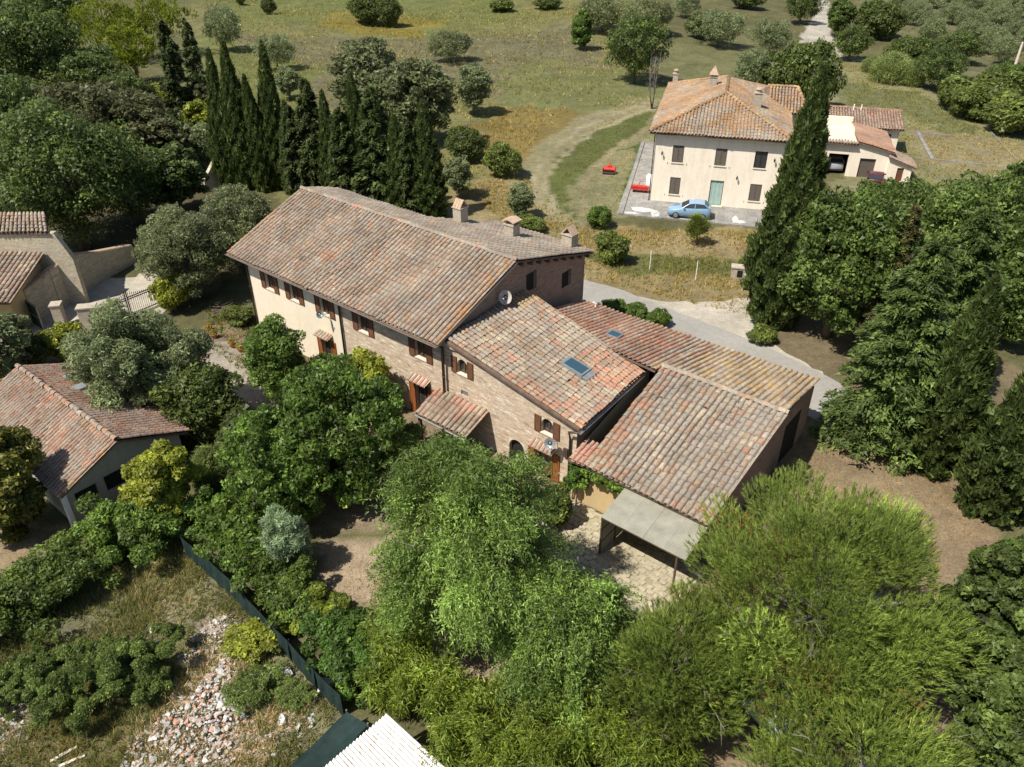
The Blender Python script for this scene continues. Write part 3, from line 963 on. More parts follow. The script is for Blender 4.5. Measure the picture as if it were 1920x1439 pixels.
R1.plane(froof, quad_cols((-.25, RT - .05, RZ - .02), (16.42, RT - .05, RZ - .02), (-.05, -.06, EZ - .04), (16.5, -.06, EZ - .04), .272), .272, .35, aged, 1)
cols = []
for i in range(61):
    s = -.12 + i * .2745
    tb = rear_t(s) + .05
    cols.append(((s, RT + .05, RZ - .03), (s, tb, RZ - .03 - REAR * (tb - RT))))
R1.plane(rroof, cols, .2745, .38, lambda c, f, rr: pick(rr, ('grey_b', 7), ('aged_b', 2.5), ('pale', 2)), 2)
ridge_caps(R1, froof, (-.25, RT, RZ), (16.45, RT, RZ), lambda c, f, rr: pick(rr, ('aged', 3), ('grey', 3), ('pink', .4)), .13)
R1.flush(300)
part('fascia', M['beam'], house, lambda m: m.box(.2, 16.2, .3, .34, 5.18, 5.31))
part('verge_board', M['alu'], house, lambda m: m.add([(16.5, -.04, EZ - .16), (16.5, RT, RZ - .16), (16.5, RT, RZ - .04), (16.5, -.04, EZ - .04), (16.54, -.04, EZ - .16), (16.54, RT, RZ - .16), (16.54, RT, RZ - .04), (16.54, -.04, EZ - .04)],
                                                     [(0, 1, 2, 3), (7, 6, 5, 4), (0, 4, 5, 1), (2, 6, 7, 3), (1, 5, 6, 2), (0, 3, 7, 4)]))
gutter(house, (-.1, -.12, 5.24), (16.55, -.12, 5.20))
downpipe(house, [(8.80, -.12, 5.15), (8.80, .3, 4.95), (8.80, .55, 4.75), (8.80, .55, .05)])
downpipe(house, [(16.2, -.12, 5.12), (16.24, .3, 4.95), (16.26, .53, 4.75), (16.26, .53, .05)], .075)
downpipe(house, [(.75, -.12, 5.15), (.75, .3, 4.95), (.70, .56, 4.75), (.70, .56, .05)], .05)
for x, y, w, d, h, kd, rz in ((9.05, 9.9, .62, .62, .95, 'gable', 1.57), (12.55, 10.35, .66, .60, .78, 'low', 0.0), (15.25, 12.2, .70, .62, .80, 'gable', 0.0)):
    chimney(house, x, y, RZ - REAR * (y - RT), w, d, h, kd, rz=rz)


def canopy(parent, s0, s1, t, z, out, off=(0, 0, 0), pal='pale'):
    c = part('door_canopy', M['sill'], parent, lambda m: m.slab([(s0, t - out, z - .16), (s1, t - out, z - .16), (s1, t - .003, z), (s0, t - .003, z)], .05), loc=off)
    rr = random.Random(int(s0 * 10))
    n = int((s1 - s0) / .22)
    for k in range(n):
        o = bpy.data.objects.new('tile', tile_mesh(rr.choice(PAL[pal] + PAL['pink'])))
        x = s0 + (s1 - s0) * (k + .5) / n
        d = Vector((0, out + .05, .17)).normalized()
        e = Vector((1, 0, 0)); nn = e.cross(d)
        Mx = np.array([e * .105, d * (out + .08), nn * .08]).T
        o.parent = c
        o.matrix_local = Matrix([[*Mx[0], x], [*Mx[1], t - out - .05], [*Mx[2], z - .155], [0, 0, 0, 1]])
        COL.objects.link(o)
    return c


def doorway(parent, a, b, z1, t, leaf='redwood', off=(0, 0, 0), shut=True, sw=.42):
    part('door', M['brown'], parent, lambda m: m.box(a, b, t + .2, t + .24, 0, z1), loc=off)
    part('door_pane', M['glass'], parent, lambda m: m.box(a + .12, (a + b) / 2 - .05, t + .185, t + .199, .5, z1 - .15).box((a + b) / 2 + .05, b - .12, t + .185, t + .199, .5, z1 - .15), loc=off)
    if shut:
        shutter(parent, a - sw, a - .01, t - .012, .06, z1, M[leaf], slats=False, off=off)
        shutter(parent, b + .01, b + sw, t - .012, .06, z1, M[leaf], slats=False, off=off)


doorway(house, 6.80, 7.60, 1.95, .65, sw=.38)
canopy(house, 6.65, 7.80, .65, 2.36, .42)
doorway(house, 14.10, 15.0, 1.98, .64)
canopy(house, 13.9, 15.2, .64, 2.42, .45)

# wing with the skylight ------------------------------------------------------------------
BO = (-16.5, -.6, 0)
wing = empty('house_wing', AW(16.5, .6), AR, 'low brick wing with skylight roof joined to the farmhouse gable', 'house')


def bz(s):
    return 5.3 - (s - 16.5) * (1.5 / 7.85)


d3 = (21.82, 22.72, 0.0, 1.55)
w6, w7 = (17.04, 17.66, 3.62, 4.44), (22.08, 22.72, 2.47, 3.28)
vent = (17.2, 17.66, 2.42, 2.70)
arch = (20.2, 21.1, 0.0, 1.28)
part('wall', M['stone_x'], wing, lambda m: (
    wall_panel(m, 16.16, 24.0, 0, 3.6, .72, [d3, w7, vent, arch]),
    wall_panel(m, 16.16, 18.2, 3.6, 4.84, .72, [w6]),
    m.quad((18.2, .72, 3.6), (24.0, .72, 3.6), (24.0, .72, bz(24.0) - .13), (18.2, .72, 4.84)),
    m.quad((16.16, .55, 4.84), (18.2, .72, 4.84), (16.16, .55, bz(16.16) - .12))), loc=BO)
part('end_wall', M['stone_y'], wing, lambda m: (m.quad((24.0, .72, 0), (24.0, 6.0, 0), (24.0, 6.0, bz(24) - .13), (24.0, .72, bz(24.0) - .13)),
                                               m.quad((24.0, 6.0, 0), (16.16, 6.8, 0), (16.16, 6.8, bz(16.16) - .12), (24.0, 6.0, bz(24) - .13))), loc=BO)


def archfill(m, a, b, z0, z1, t):
    """wall filling above a round head inside a square hole"""
    r = (b - a) / 2
    cx, zc = (a + b) / 2, z1 - r
    n = 8
    for k in range(n):
        t0, t1 = math.pi * k / n, math.pi * (k + 1) / n
        p0, p1 = (cx + r * math.cos(t0), zc + r * math.sin(t0)), (cx + r * math.cos(t1), zc + r * math.sin(t1))
        m.quad((p0[0], t, p0[1]), (p0[0], t, z1), (p1[0], t, z1), (p1[0], t, p1[1]))
        m.quad((p0[0], t, p0[1]), (p1[0], t, p1[1]), (p1[0], t + .2, p1[1]), (p0[0], t + .2, p0[1]))


for h in (w6, w7):
    part('arch_head', M['sill'], wing, lambda m: archfill(m, h[0], h[1], h[2], h[3], .715), loc=BO)
    window(wing, (h[0] + h[1]) / 2, h[1] - h[0], h[2], h[3], .72, 'brown', off=BO, sw=.36)
part('arch_head', M['sill'], wing, lambda m: archfill(m, *arch, .715), loc=BO)
part('arch_recess', M['dark'], wing, lambda m: m.box(arch[0], arch[1], .91, .97, 0, arch[3]), loc=BO)
part('vent_grille', M['alu'], wing, lambda m: [m.box(vent[0], vent[1], 0.83, .85, vent[2], vent[3])] + [m.box(vent[0] + .03, vent[1] - .03, .77, .825, vent[2] + .03 + k * .06, vent[2] + .05 + k * .06) for k in range(4)], loc=BO)
doorway(wing, d3[0], d3[1], d3[3], .72, off=BO, sw=.44)
canopy(wing, 21.6, 22.95, .72, 1.9, .42, off=BO)
broof = part('roof', M['under'], wing, lambda m: m.slab([(16.5, .5, 5.26), (24.3, .42, 3.77), (24.02, 5.95, 3.77), (16.2, 6.95, 5.26)], .12), loc=BO)


def bstyle(c, f, rr):
    warm = math.sin(c * 7 + f * 3.1) * .5 + math.sin(c * 17 - f * 9) * .28 + (f - .5) * 1.7
    if c > .72 and .35 < f < .62: return pick(rr, ('aged', 3), ('pale', 4), ('orange', .5))
    if c > .8 and f < .14: return pick(rr, ('ochre', 3), ('lichen', 2), ('aged', 2))
    if warm > .55: return pick(rr, ('orange', 5), ('pink', 1.6), ('pale', 1.3), ('aged', 1.5))
    if warm > .0: return pick(rr, ('aged', 4), ('orange', 1.6), ('pale', 2.4), ('pink', .7))
    return pick(rr, ('aged', 6), ('pale', 2.2), ('grey', 3), ('orange', .35))


R2 = Roof(wing)
R2.plane(broof, quad_cols((16.5, .6, 5.27), (16.2, 6.95, 5.27), (24.36, .45, 3.77), (24.08, 5.97, 3.77), .275), .275, .36, bstyle, 4, rad=.43)
R2.flush(300)
gutter(wing, (24.42, .30, 3.70), (24.14, 6.05, 3.72), .085, BO)
downpipe(wing, [(24.3, .35, 3.62), (23.75, .45, 3.35), (23.72, .62, 2.9), (23.72, .62, .4)], .05, BO)
part('meter_box', M['pipe'], wing, lambda m: m.box(23.38, 23.6, .6, .718, 1.75, 2.2), loc=BO)


def on_b(s, t, h):
    return (s, t, bz(s) + h)


sky_o = part('skylight', M['alu'], wing, lambda m: m.hexa([on_b(21.2, 3.2, .02), on_b(22.45, 3.2, .02), on_b(22.45, 4.0, .02), on_b(21.2, 4.0, .02), on_b(21.2, 3.2, .2), on_b(22.45, 3.2, .2), on_b(22.45, 4.0, .2), on_b(21.2, 4.0, .2)]), loc=BO)
part('pane', M['skyglass'], sky_o, lambda m: m.hexa([on_b(21.36, 3.29, .19), on_b(22.36, 3.29, .19), on_b(22.36, 3.91, .19), on_b(21.36, 3.91, .19), on_b(21.36, 3.29, .215), on_b(22.36, 3.29, .215), on_b(22.36, 3.91, .215), on_b(21.36, 3.91, .215)]))
part('flashing', M['alu'], sky_o, lambda m: m.hexa([on_b(22.46, 3.2, .1), on_b(22.75, 3.2, .1), on_b(22.75, 4.0, .1), on_b(22.46, 4.0, .1), on_b(22.46, 3.2, .13), on_b(22.75, 3.2, .13), on_b(22.75, 4.0, .13), on_b(22.46, 4.0, .13)]))
# lean-to porch
proof = part('porch_roof', M['under'], wing, lambda m: m.slab([(15.85, -1.12, 1.74), (19.02, -1.12, 1.74), (18.9, .635, 2.16), (15.65, .635, 2.16)], .07), loc=BO)
R3 = Roof(wing)
R3.plane(proof, quad_cols((15.65, .62, 2.16), (18.9, .62, 2.16), (15.85, -1.16, 1.74), (19.04, -1.16, 1.74), .29), .29, .42, lambda c, f, rr: pick(rr, ('pink', 5), ('pale', 2)) if f < .3 else pick(rr, ('aged', 6), ('pale', 1.5), ('pink', 1)), 5)
R3.flush(100)
gutter(wing, (15.8, -1.2, 1.68), (19.1, -1.2, 1.68), .06, BO)
for s in (15.95, 18.85):
    part('porch_post', M['beam'], wing, lambda m: m.box(s - .07, s + .07, -1.02, -.88, 0, 1.68), loc=BO)
part('porch_beam', M['beam'], wing, lambda m: m.box(15.85, 18.98, -1.03, -.87, 1.58, 1.66), loc=BO)

# the barn ------------------------------------------------------------------
CO = (-24.9, 0, 0)
barn = empty('barn', AW(24.9, 0), AR, 'low tiled barn at the road with lichen grey front slope and ochre walls', 'barn')
part('wall', M['ochre'], barn, lambda m: (wall_panel(m, 24.2, 30.4, 0, 2.56, .3, []),
     m.quad((24.2, .3, 0), (24.2, .3, 2.56), (24.2, 6.4, 4.0), (24.2, 6.4, 0))), loc=CO)
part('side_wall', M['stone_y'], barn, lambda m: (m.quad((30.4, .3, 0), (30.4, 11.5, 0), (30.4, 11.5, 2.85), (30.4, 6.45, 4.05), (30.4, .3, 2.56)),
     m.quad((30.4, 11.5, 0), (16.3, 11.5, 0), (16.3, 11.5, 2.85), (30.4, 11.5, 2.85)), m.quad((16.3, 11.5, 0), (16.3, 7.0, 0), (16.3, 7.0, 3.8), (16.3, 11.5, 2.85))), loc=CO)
part('doorway', M['dark'], barn, lambda m: m.box(30.36, 30.42, 8.4, 10.2, 0, 2.2), loc=CO)
croof = part('roof', M['under'], barn, lambda m: m.slab([(25.0, -.17, 2.57), (30.72, -.17, 2.57), (30.82, 6.45, 4.15), (24.78, 6.45, 4.15)], .12), loc=CO)
eroof = part('rear_roof', M['under'], barn, lambda m: m.slab([(24.78, 6.45, 4.145), (30.82, 6.45, 4.145), (30.3, 11.95, 2.91), (16.75, 11.5, 3.0), (16.6, 6.9, 3.98), (24.7, 5.95, 4.19)], .12), loc=CO)
xroof = part('corner_roof', M['under'], barn, lambda m: m.slab([(24.28, -.27, 2.55), (25.0, -.2, 2.56), (25.0, .95, 2.82), (24.3, .95, 2.82)], .1), loc=CO)
R4 = Roof(barn)


def cstyle(c, f, rr):
    if c < .15 and rr.random() < .8: return pick(rr, ('orange', 6), ('pale', 2), ('grey', 1))
    if f > .9: return pick(rr, ('grey', 3), ('aged', 4), ('orange', 1))
    return pick(rr, ('grey', 8), ('pale', 1.6), ('aged', 2.5), ('orange', .25 if math.sin(c * 19 + f * 7) > .3 else .02), ('lichen', .1))


def estyle(c, f, rr):
    if c < .52: return pick(rr, ('red_b', 6), ('orange_b', 2), ('aged_b', 2), ('grey_b', .4 + (3 if f < .15 else 0)))
    if c < .62: return pick(rr, ('aged_b', 3), ('red_b', 2), ('grey_b', 2), ('ochre_b', 1))
    return pick(rr, ('ochre_b', 5), ('pale_b', 3), ('aged_b', 2), ('grey_b', 2 if f < .2 else .3))


R4.plane(croof, quad_cols((24.78, 6.4, 4.16), (30.85, 6.4, 4.16), (25.02, -.24, 2.56), (30.78, -.24, 2.56), .285), .285, .36, cstyle, 6, rad=.44, jit=1.5)
R4.plane(xroof, quad_cols((24.3, .95, 2.83), (25.0, .95, 2.83), (24.28, -.32, 2.55), (25.0, -.26, 2.56), .27), .27, .4, lambda c, f, rr: rr.choice(PAL['pink']), 7)
ecols = []
for i in range(50):
    f = (i + .5) / 50
    s = 16.75 + 13.75 * f
    tt = 6.98 - (s - 16.2) * .125
    top = (s + .1, tt, 3.99 + (7.05 - tt) * .225) if s < 24.75 else (s + .35 * (f - .58) / .42, 6.5, 4.16)
    ecols.append((top, (s, 11.55 + .45 * f, 2.985 - .07 * f)))
R4.plane(eroof, ecols, .278, .40, estyle, 8, rad=.36)
ridge_caps(R4, croof, (24.8, 6.45, 4.2), (30.9, 6.45, 4.2), lambda c, f, rr: rr.choice(PAL['lichen']) if c > .95 else pick(rr, ('grey', 5), ('pale', 2), ('aged', 2)), .15)
R4.flush(300)
part('skylight', M['alu'], barn, lambda m: m.box(20.75, 21.5, 7.75, 8.35, 3.80, 3.96), loc=CO)
part('skylight_pane', M['skyglass'], barn, lambda m: m.box(20.83, 21.42, 7.83, 8.27, 3.955, 3.975), loc=CO)
part('vent_pipe', M['white'], barn, lambda m: m.tube([(17.95, 11.1, 3.0), (17.95, 11.1, 3.42), (17.85, 11.0, 3.5)], .06, 8), loc=CO)
# corrugated lean-to in front of the barn
lean = empty('carport', AW(28.9, -1.0), AR, 'lean-to carport of grey translucent corrugated sheet against the barn', 'carport')
LO = (-28.9, 1.0, 0)


def corrugated(m, P, nu, pitch, amp):
    """P(u,v) -> point; ridges run along v"""
    base = len(m.v)
    for i in range(nu + 1):
        for v in (0, 1):
            p = P(i / nu, v)
            m.v.append((p[0], p[1], p[2] + amp * math.sin(i * math.pi / 2)))
    for i in range(nu):
        m.f.append([base + 2 * i, base + 2 * i + 2, base + 2 * i + 3, base + 2 * i + 1]); m.c.append(m.cur)


for k in range(4):
    a, b = 27.02 + k * .93, 27.02 + (k + 1) * .93 + .06
    part('roof_sheet', M['corr'], lean, lambda m: corrugated(m, lambda u, v: (a + (b - a) * u + .1 * (1 - v), -1.98 + 1.96 * v, 2.12 + .22 * v + .006 * (k % 2)), 48, .08, .012), loc=LO)
part('post', M['beam'], lean, lambda m: m.box(27.12, 27.19, -1.95, -1.88, 0, 2.1), loc=LO)
part('post', M['beam'], lean, lambda m: m.box(30.5, 30.57, -1.95, -1.88, 0, 2.1), loc=LO)
part('beam', M['beam'], lean, lambda m: m.box(27.12, 30.7, -1.95, -1.88, 2.03, 2.1), loc=LO)
for k in range(2):
    for j in range(3):
        part('side_pane', M['corr'], lean, lambda m: m.box(27.14, 27.16, -1.86 + k * 1.06, -.84 + k * 1.06, .06 + j * .68, .70 + j * .68), loc=LO)
part('side_frame', M['beam'], lean, lambda m: (m.box(27.11, 27.19, -.85, -.79, 0, 2.15), m.box(27.12, 27.18, -1.88, .28, .70, .74), m.box(27.12, 27.18, -1.88, .28, 1.38, 1.42)), loc=LO)


def dish(name, label, loc, aim, r, arm_to, mat='dish'):
    o = empty(name, loc, 0, label, 'satellite dish')
    aim = Vector(aim).normalized()
    a = aim.cross(Vector((0, 0, 1))).normalized(); b = a.cross(aim)
    m = MB(); V = [(0, 0, 0)]; F = []
    n = 18
    V = [tuple(-aim * .0)]
    for j, q in enumerate((.35, .7, 1.0)):
        for k in range(n):
            t = 2 * math.pi * k / n
            V.append(tuple((a * math.cos(t) + b * math.sin(t) * 1.1) * r * q + aim * (q * q * r * .22)))
    for k in range(n): F.append((0, 1 + k, 1 + (k + 1) % n))
    for j in range(2):
        for k in range(n): F.append((1 + j * n + k, 1 + j * n + (k + 1) % n, 1 + (j + 1) * n + (k + 1) % n, 1 + (j + 1) * n + k))
    m.add(V, F)
    m.add([tuple(Vector(v) - aim * .012) for v in V], [tuple(reversed(f)) for f in F])
    m.build('reflector', M[mat], o, smooth=True)
    arm = Vector(arm_to) - Vector(loc)
    part('bracket', M['gutter'], o, lambda q: q.tube([-aim * .02, arm * .5 - aim * .05, arm], .022, 6))
    part('feed_arm', M['gutter'], o, lambda q: q.tube([-b * r * 1.0 + aim * .2 * r, aim * r * 1.05 - b * r * .1], .014, 5).tube([aim * r * 1.0 - b * r * .12, aim * r * 1.12 - b * r * .05], .035, 6))
    return o


dish('satellite_dish', 'rusty round satellite dish on the farmhouse gable above the skylight wing', AW(16.6, 4.85, 5.85), (-.25, -.93, .3), .34, AW(16.16, 4.9, 5.75))
dish('satellite_dish', 'grey satellite dish by the third upper window of the cream wall', AW(7.7, .1, 3.85), (.4, -.85, .4), .2, AW(7.8, .64, 3.7), 'alu')
dish('satellite_dish', 'grey mesh dish beside the arched window over the red door', AW(22.95, .2, 2.5), (-.3, -.9, .35), .26, AW(22.95, .71, 2.35), 'alu')

# ------------------------------------------------------------------ villa and its annexe
V0 = Vector((11.04, 64.78, 0)); VR = math.radians(-14.51)
VD = Vector((math.cos(VR), math.sin(VR), 0)); VN = Vector((-math.sin(VR), math.cos(VR), 0))


def VW(s, t, z=0.0):
    return V0 + VD * s + VN * t + Vector((0, 0, z))


villa = empty('villa', V0, VR, 'square cream two storey villa with orange lichened hip roof', 'house')
W1, W2, W3 = (1.95, 2.86, 3.46, 4.86), (5.36, 6.26, 3.46, 4.86), (8.42, 9.38, 3.5, 4.86)
G1, GD, G3 = (2.0, 2.86, .78, 2.22), (5.28, 6.34, .12, 2.24), (8.44, 9.36, .78, 2.2)
VL, VDp = 11.08, 17.0
part('wall', M['villa'], villa, lambda m: (wall_panel(m, .5, 10.58, 0, 5.85, .5, [W1, W2, W3, G1, GD, G3], .16),
     m.quad((.5, 16.5, 0), (.5, .5, 0), (.5, .5, 5.85), (.5, 16.5, 5.85)), m.quad((10.58, .5, 0), (10.58, 16.5, 0), (10.58, 16.5, 5.85), (10.58, .5, 5.85)),
     m.quad((10.58, 16.5, 0), (.5, 16.5, 0), (.5, 16.5, 5.85), (10.58, 16.5, 5.85)),
     m.box(10.58, 12.1, 9.5, 15.5, 0, 5.85)))
for h in (W1, W2, G1, G3):
    mid = (h[0] + h[1]) / 2
    shutter(villa, h[0] + .01, mid - .004, .58, h[2] + .01, h[3] - .01, M['shutter_grey'])
    shutter(villa, mid + .004, h[1] - .01, .58, h[2] + .01, h[3] - .01, M['shutter_grey'])
    part('sill', M['sill'], villa, lambda m: m.box(h[0] - .05, h[1] + .05, .44, .5 - .002, h[2] - .07, h[2] - .005))
    part('shutter_stay', M['iron'], villa, lambda m: m.box(h[0] - .33, h[0] - .30, .47, .498, h[2] - .14, h[2] - .02).box(h[1] + .30, h[1] + .33, .47, .498, h[2] - .14, h[2] - .02))
window(villa, (W3[0] + W3[1]) / 2, W3[1] - W3[0], W3[2], W3[3], .5, None, frame='dark', deep=.14)
part('curtain_door', M['curtain'], villa, lambda m: [m.box(GD[0] + .05 + k * .12, GD[0] + .05 + k * .12 + .119, .60 + .02 * (k % 2), .645, GD[2], GD[3] - .04) for k in range(4)] + [m.box(GD[1] - .05 - k * .12 - .119, GD[1] - .05 - k * .12, .60 + .02 * (k % 2), .645, GD[2], GD[3] - .04) for k in range(4)])
part('door_frame', M['brown'], villa, lambda m: m.box(GD[0], GD[0] + .045, .56, .66, GD[2], GD[3]).box(GD[1] - .045, GD[1], .56, .66, GD[2], GD[3]).box(GD[0], GD[1], .646, .66, GD[2], GD[3]))
part('door_step', M['sill'], villa, lambda m: m.box(GD[0] - .1, GD[1] + .1, .2, .498, .1, .16))
for s, z in ((1.13, 4.3), (9.95, 4.4), (7.3, 2.75)):
    part('wall_lamp', M['iron'], villa, lambda m: m.tube([(s, .5, z), (s, .36, z + .06), (s, .30, z)], .02, 6).tube([(s, .30, z), (s, .30, z - .06), (s, .30, z - .24), (s, .30, z - .28)], [.03, .075, .05, .02], 8))
vroof = part('roof', M['under'], villa, lambda m: m.add(
    [(0, 0, 5.86), (VL, 0, 5.86), (VL, VDp, 5.86), (0, VDp, 5.86), (VL / 2, 5.5, 7.96), (VL / 2, 11.5, 7.96), (0, 0, 5.76), (VL, 0, 5.76), (VL, VDp, 5.76), (0, VDp, 5.76)],
    [(0, 1, 4), (1, 2, 5, 4), (2, 3, 5), (3, 0, 4, 5), (9, 8, 7, 6), (0, 6, 7, 1), (1, 7, 8, 2), (2, 8, 9, 3), (3, 9, 6, 0)]))
wroof = part('side_roof', M['under'], villa, lambda m: m.add(
    [(8.8, 8.95, 5.84), (12.6, 8.95, 5.84), (12.6, 15.5, 5.84), (8.8, 15.5, 5.84), (8.8, 12.1, 7.26), (11.6, 12.1, 7.26), (12.6, 8.95, 5.74), (12.6, 15.5, 5.74), (8.8, 8.95, 5.74), (8.8, 15.5, 5.74)],
    [(0, 1, 5, 4), (1, 2, 5), (2, 3, 4, 5), (0, 8, 6, 1), (1, 6, 7, 2), (2, 7, 9, 3), (9, 7, 6, 8), (3, 9, 8, 0, 4)]))


def vstyle(k):
    def f_(c, f, rr):
        o = math.sin(c * 13 + k) + math.sin(f * 9 + c * 5 + k * 2) + rr.uniform(-1, 1)
        edge = 1.2 if (k == 1 or f < .22) else 0
        return pick(rr, ('lichen', 6), ('aged', 2.0), ('ochre', 1.5), ('orange', 1)) if o + edge > .35 else pick(rr, ('aged', 4), ('grey', 2), ('lichen', 1.0), ('pale', 2), ('ochre', 1))
    return f_


R5 = Roof(villa)
sp = .27
fc, lc, rc, wc = [], [], [], []
for i in range(int(VL / sp)):
    s = (i + .5) * sp
    t = min(s, VL - s) * .99
    fc.append(((s, t, 5.87 + 2.1 * t / 5.5), (s, -.04, 5.86)))
for i in range(int(VDp / sp)):
    t = (i + .5) * sp
    s = min(t, VDp - t, VL / 2) * .99
    lc.append(((s, t, 5.87 + 2.1 * s / 5.54), (-.04, t, 5.86)))
    rc.append(((VL - s, t, 5.87 + 2.1 * s / 5.54), (VL + .04, t, 5.86)))
for i in range(13):
    s = 9.2 + (i + .5) * sp
    tt = 3.1 if s < 11.6 else 3.1 * (12.6 - s)
    wc.append(((s, 8.95 + tt, 5.85 + 1.4 * tt / 3.1), (s, 8.9, 5.84)))
R5.plane(vroof, fc, sp, .37, vstyle(0), 11, pans=True)
R5.plane(vroof, lc, sp, .37, vstyle(1), 12, pans=False)
R5.plane(vroof, rc, sp, .37, vstyle(2), 13, pans=False)
R5.plane(wroof, wc, sp, .37, vstyle(1), 14, pans=False)
lich = lambda c, f, rr: pick(rr, ('lichen', 5), ('ochre', 3))
for a, b in (((0, 0, 5.9), (VL / 2, 5.5, 8)), ((VL, 0, 5.9), (VL / 2, 5.5, 8)), ((VL / 2, 5.5, 8), (VL / 2, 11.5, 8)), ((0, VDp, 5.9), (VL / 2, 11.5, 8)), ((9.0, 12.1, 7.3), (11.6, 12.1, 7.3)), ((12.6, 8.95, 5.9), (11.6, 12.1, 7.3))):
    ridge_caps(R5, vroof, a, b, lich, .15)
R5.flush(300)
chimney(villa, 4.3, 9.5, 7.45, .62, .62, .95, 'pyramid')
chimney(villa, 8.15, 5.75, 6.95, .62, .55, 1.15, 'pot')
chimney(villa, .6, 16.6, 6.0, .5, .5, 1.0, 'pot')
downpipe(villa, [(.42, .40, 5.7), (.42, .42, .1)], .045)

ANX = (0, 0, 0)
annex = empty('annexe', VW(15, 11.5), VR, 'low white annexe with orange lean-to roofs and open garage right of the villa', 'outbuilding')
AO = (-15, -11.5, 0)
gar = (15.3, 17.0, 0, 2.0)
adoor, bdoor = (18.0, 19.35, 0, 1.75), (21.2, 21.75, 0, 1.35)
part('wall', M['villa'], annex, lambda m: (wall_panel(m, 13.2, 20.4, 0, 2.35, 11.4, [gar, adoor], .2), wall_panel(m, 20.4, 22.4, 0, 1.36, 11.0, [(21.2, 21.75, .02, 1.25)], .2),
     m.quad((13.2, 11.4, 2.35), (20.4, 11.4, 2.35), (20.4, 11.4, 2.45), (17.6, 11.4, 3.1), (13.2, 11.4, 3.1)),
     m.quad((20.4, 11.0, 1.36), (22.4, 11.0, 1.36), (20.4, 11.0, 2.05)), m.quad((20.4, 11.0, 0), (20.4, 11.0, 2.3), (20.4, 11.4, 2.4), (20.4, 11.4, 0)),
     m.quad((22.4, 11.0, 0), (22.4, 14.0, 0), (22.4, 14.0, 1.4), (22.4, 11.0, 1.36)),
     m.box(13.2, 22.3, 19.6, 22.2, 0, 2.3), m.box(13.2, 13.4, 11.4, 19.6, 0, 2.9), m.box(20.3, 20.4, 11.41, 19.6, 0, 2.3)), loc=AO)
part('terrace_floor', M['sill'], annex, lambda m: m.box(13.4, 17.6, 11.5, 19.6, 2.8, 2.9), loc=AO)
part('parapet', M['villa'], annex, lambda m: m.box(13.4, 17.55, 17.6, 17.8, 2.9, 3.75).box(17.4, 17.55, 14.5, 17.59, 2.9, 3.3), loc=AO)
part('garage_interior', M['dark'], annex, lambda m: (m.quad((13.5, 16.6, 0), (20.2, 16.6, 0), (20.2, 16.6, 2.3), (13.5, 16.6, 2.3)),), loc=AO)
part('garage_shutter', M['shutter_grey'], annex, lambda m: m.box(adoor[0], adoor[1], 11.55, 11.6, 0, adoor[3]), loc=AO)
part('side_door', M['brown'], annex, lambda m: m.box(21.2, 21.75, 11.1, 11.16, 0.02, 1.25), loc=AO)
part('back_window', M['glass'], annex, lambda m: m.box(20.9, 21.6, 19.57, 19.6, 1.3, 1.9), loc=AO)
oroof = part('lean_roof', M['under'], annex, lambda m: m.slab([(17.5, 11.15, 3.2), (20.75, 11.15, 2.44), (20.75, 18.0, 2.44), (17.5, 18.0, 3.2)], .1), loc=AO)
broof2 = part('back_roof', M['under'], annex, lambda m: m.slab([(13.0, 19.2, 2.42), (22.6, 19.2, 2.42), (22.5, 22.4, 3.4), (13.0, 22.4, 3.4)], .1), loc=AO)
lroof = part('low_roof', M['under'], annex, lambda m: m.slab([(20.3, 10.8, 2.12), (22.7, 10.8, 1.33), (22.6, 13.9, 1.33), (20.3, 13.9, 2.12)], .09), loc=AO)
R6 = Roof(annex)
R6.plane(oroof, quad_cols((17.5, 11.15, 3.2), (17.5, 18.0, 3.2), (20.8, 11.15, 2.43), (20.8, 18.0, 2.43), .25), .25, .40, lambda c, f, rr: pick(rr, ('orange', 6), ('pink', 1)), 15, pans=True, jit=.4)
R6.plane(broof2, quad_cols((13.0, 22.4, 3.4), (22.5, 22.4, 3.4), (13.0, 19.15, 2.41), (22.6, 19.15, 2.41), .27), .27, .38, lambda c, f, rr: pick(rr, ('redgrey', 5), ('red', 2), ('aged', 2)), 16, pans=False)
R6.plane(lroof, quad_cols((20.3, 10.8, 2.12), (20.3, 13.9, 2.12), (22.75, 10.8, 1.32), (22.65, 13.9, 1.32), .27), .27, .38, lambda c, f, rr: pick(rr, ('aged', 5), ('redgrey', 2)), 17, pans=False)
R6.plane(part('terrace_edge_roof', M['under'], annex, lambda m: m.slab([(13.2, 11.05, 2.98), (17.55, 11.05, 2.98), (17.55, 11.5, 3.1), (13.2, 11.5, 3.1)], .06), loc=AO),
         quad_cols((13.2, 11.5, 3.12), (17.55, 11.5, 3.12), (13.2, 11.0, 2.98), (17.55, 11.0, 2.98), .25), .25, .3, lambda c, f, rr: pick(rr, ('orange', 3), ('pale', 3), ('aged', 2)), 18, pans=False)
ridge_caps(R6, broof2, (13.0, 22.4, 3.42), (22.5, 22.4, 3.42), lambda c, f, rr: pick(rr, ('red', 3), ('orange', 2)), .15)
R6.flush(300)
for s in (18.0, 18.7):
    part('flue', M['white'], annex, lambda m: m.tube([(s, 22.0, 3.2), (s, 22.0, 3.95)], .06, 8), loc=AO)

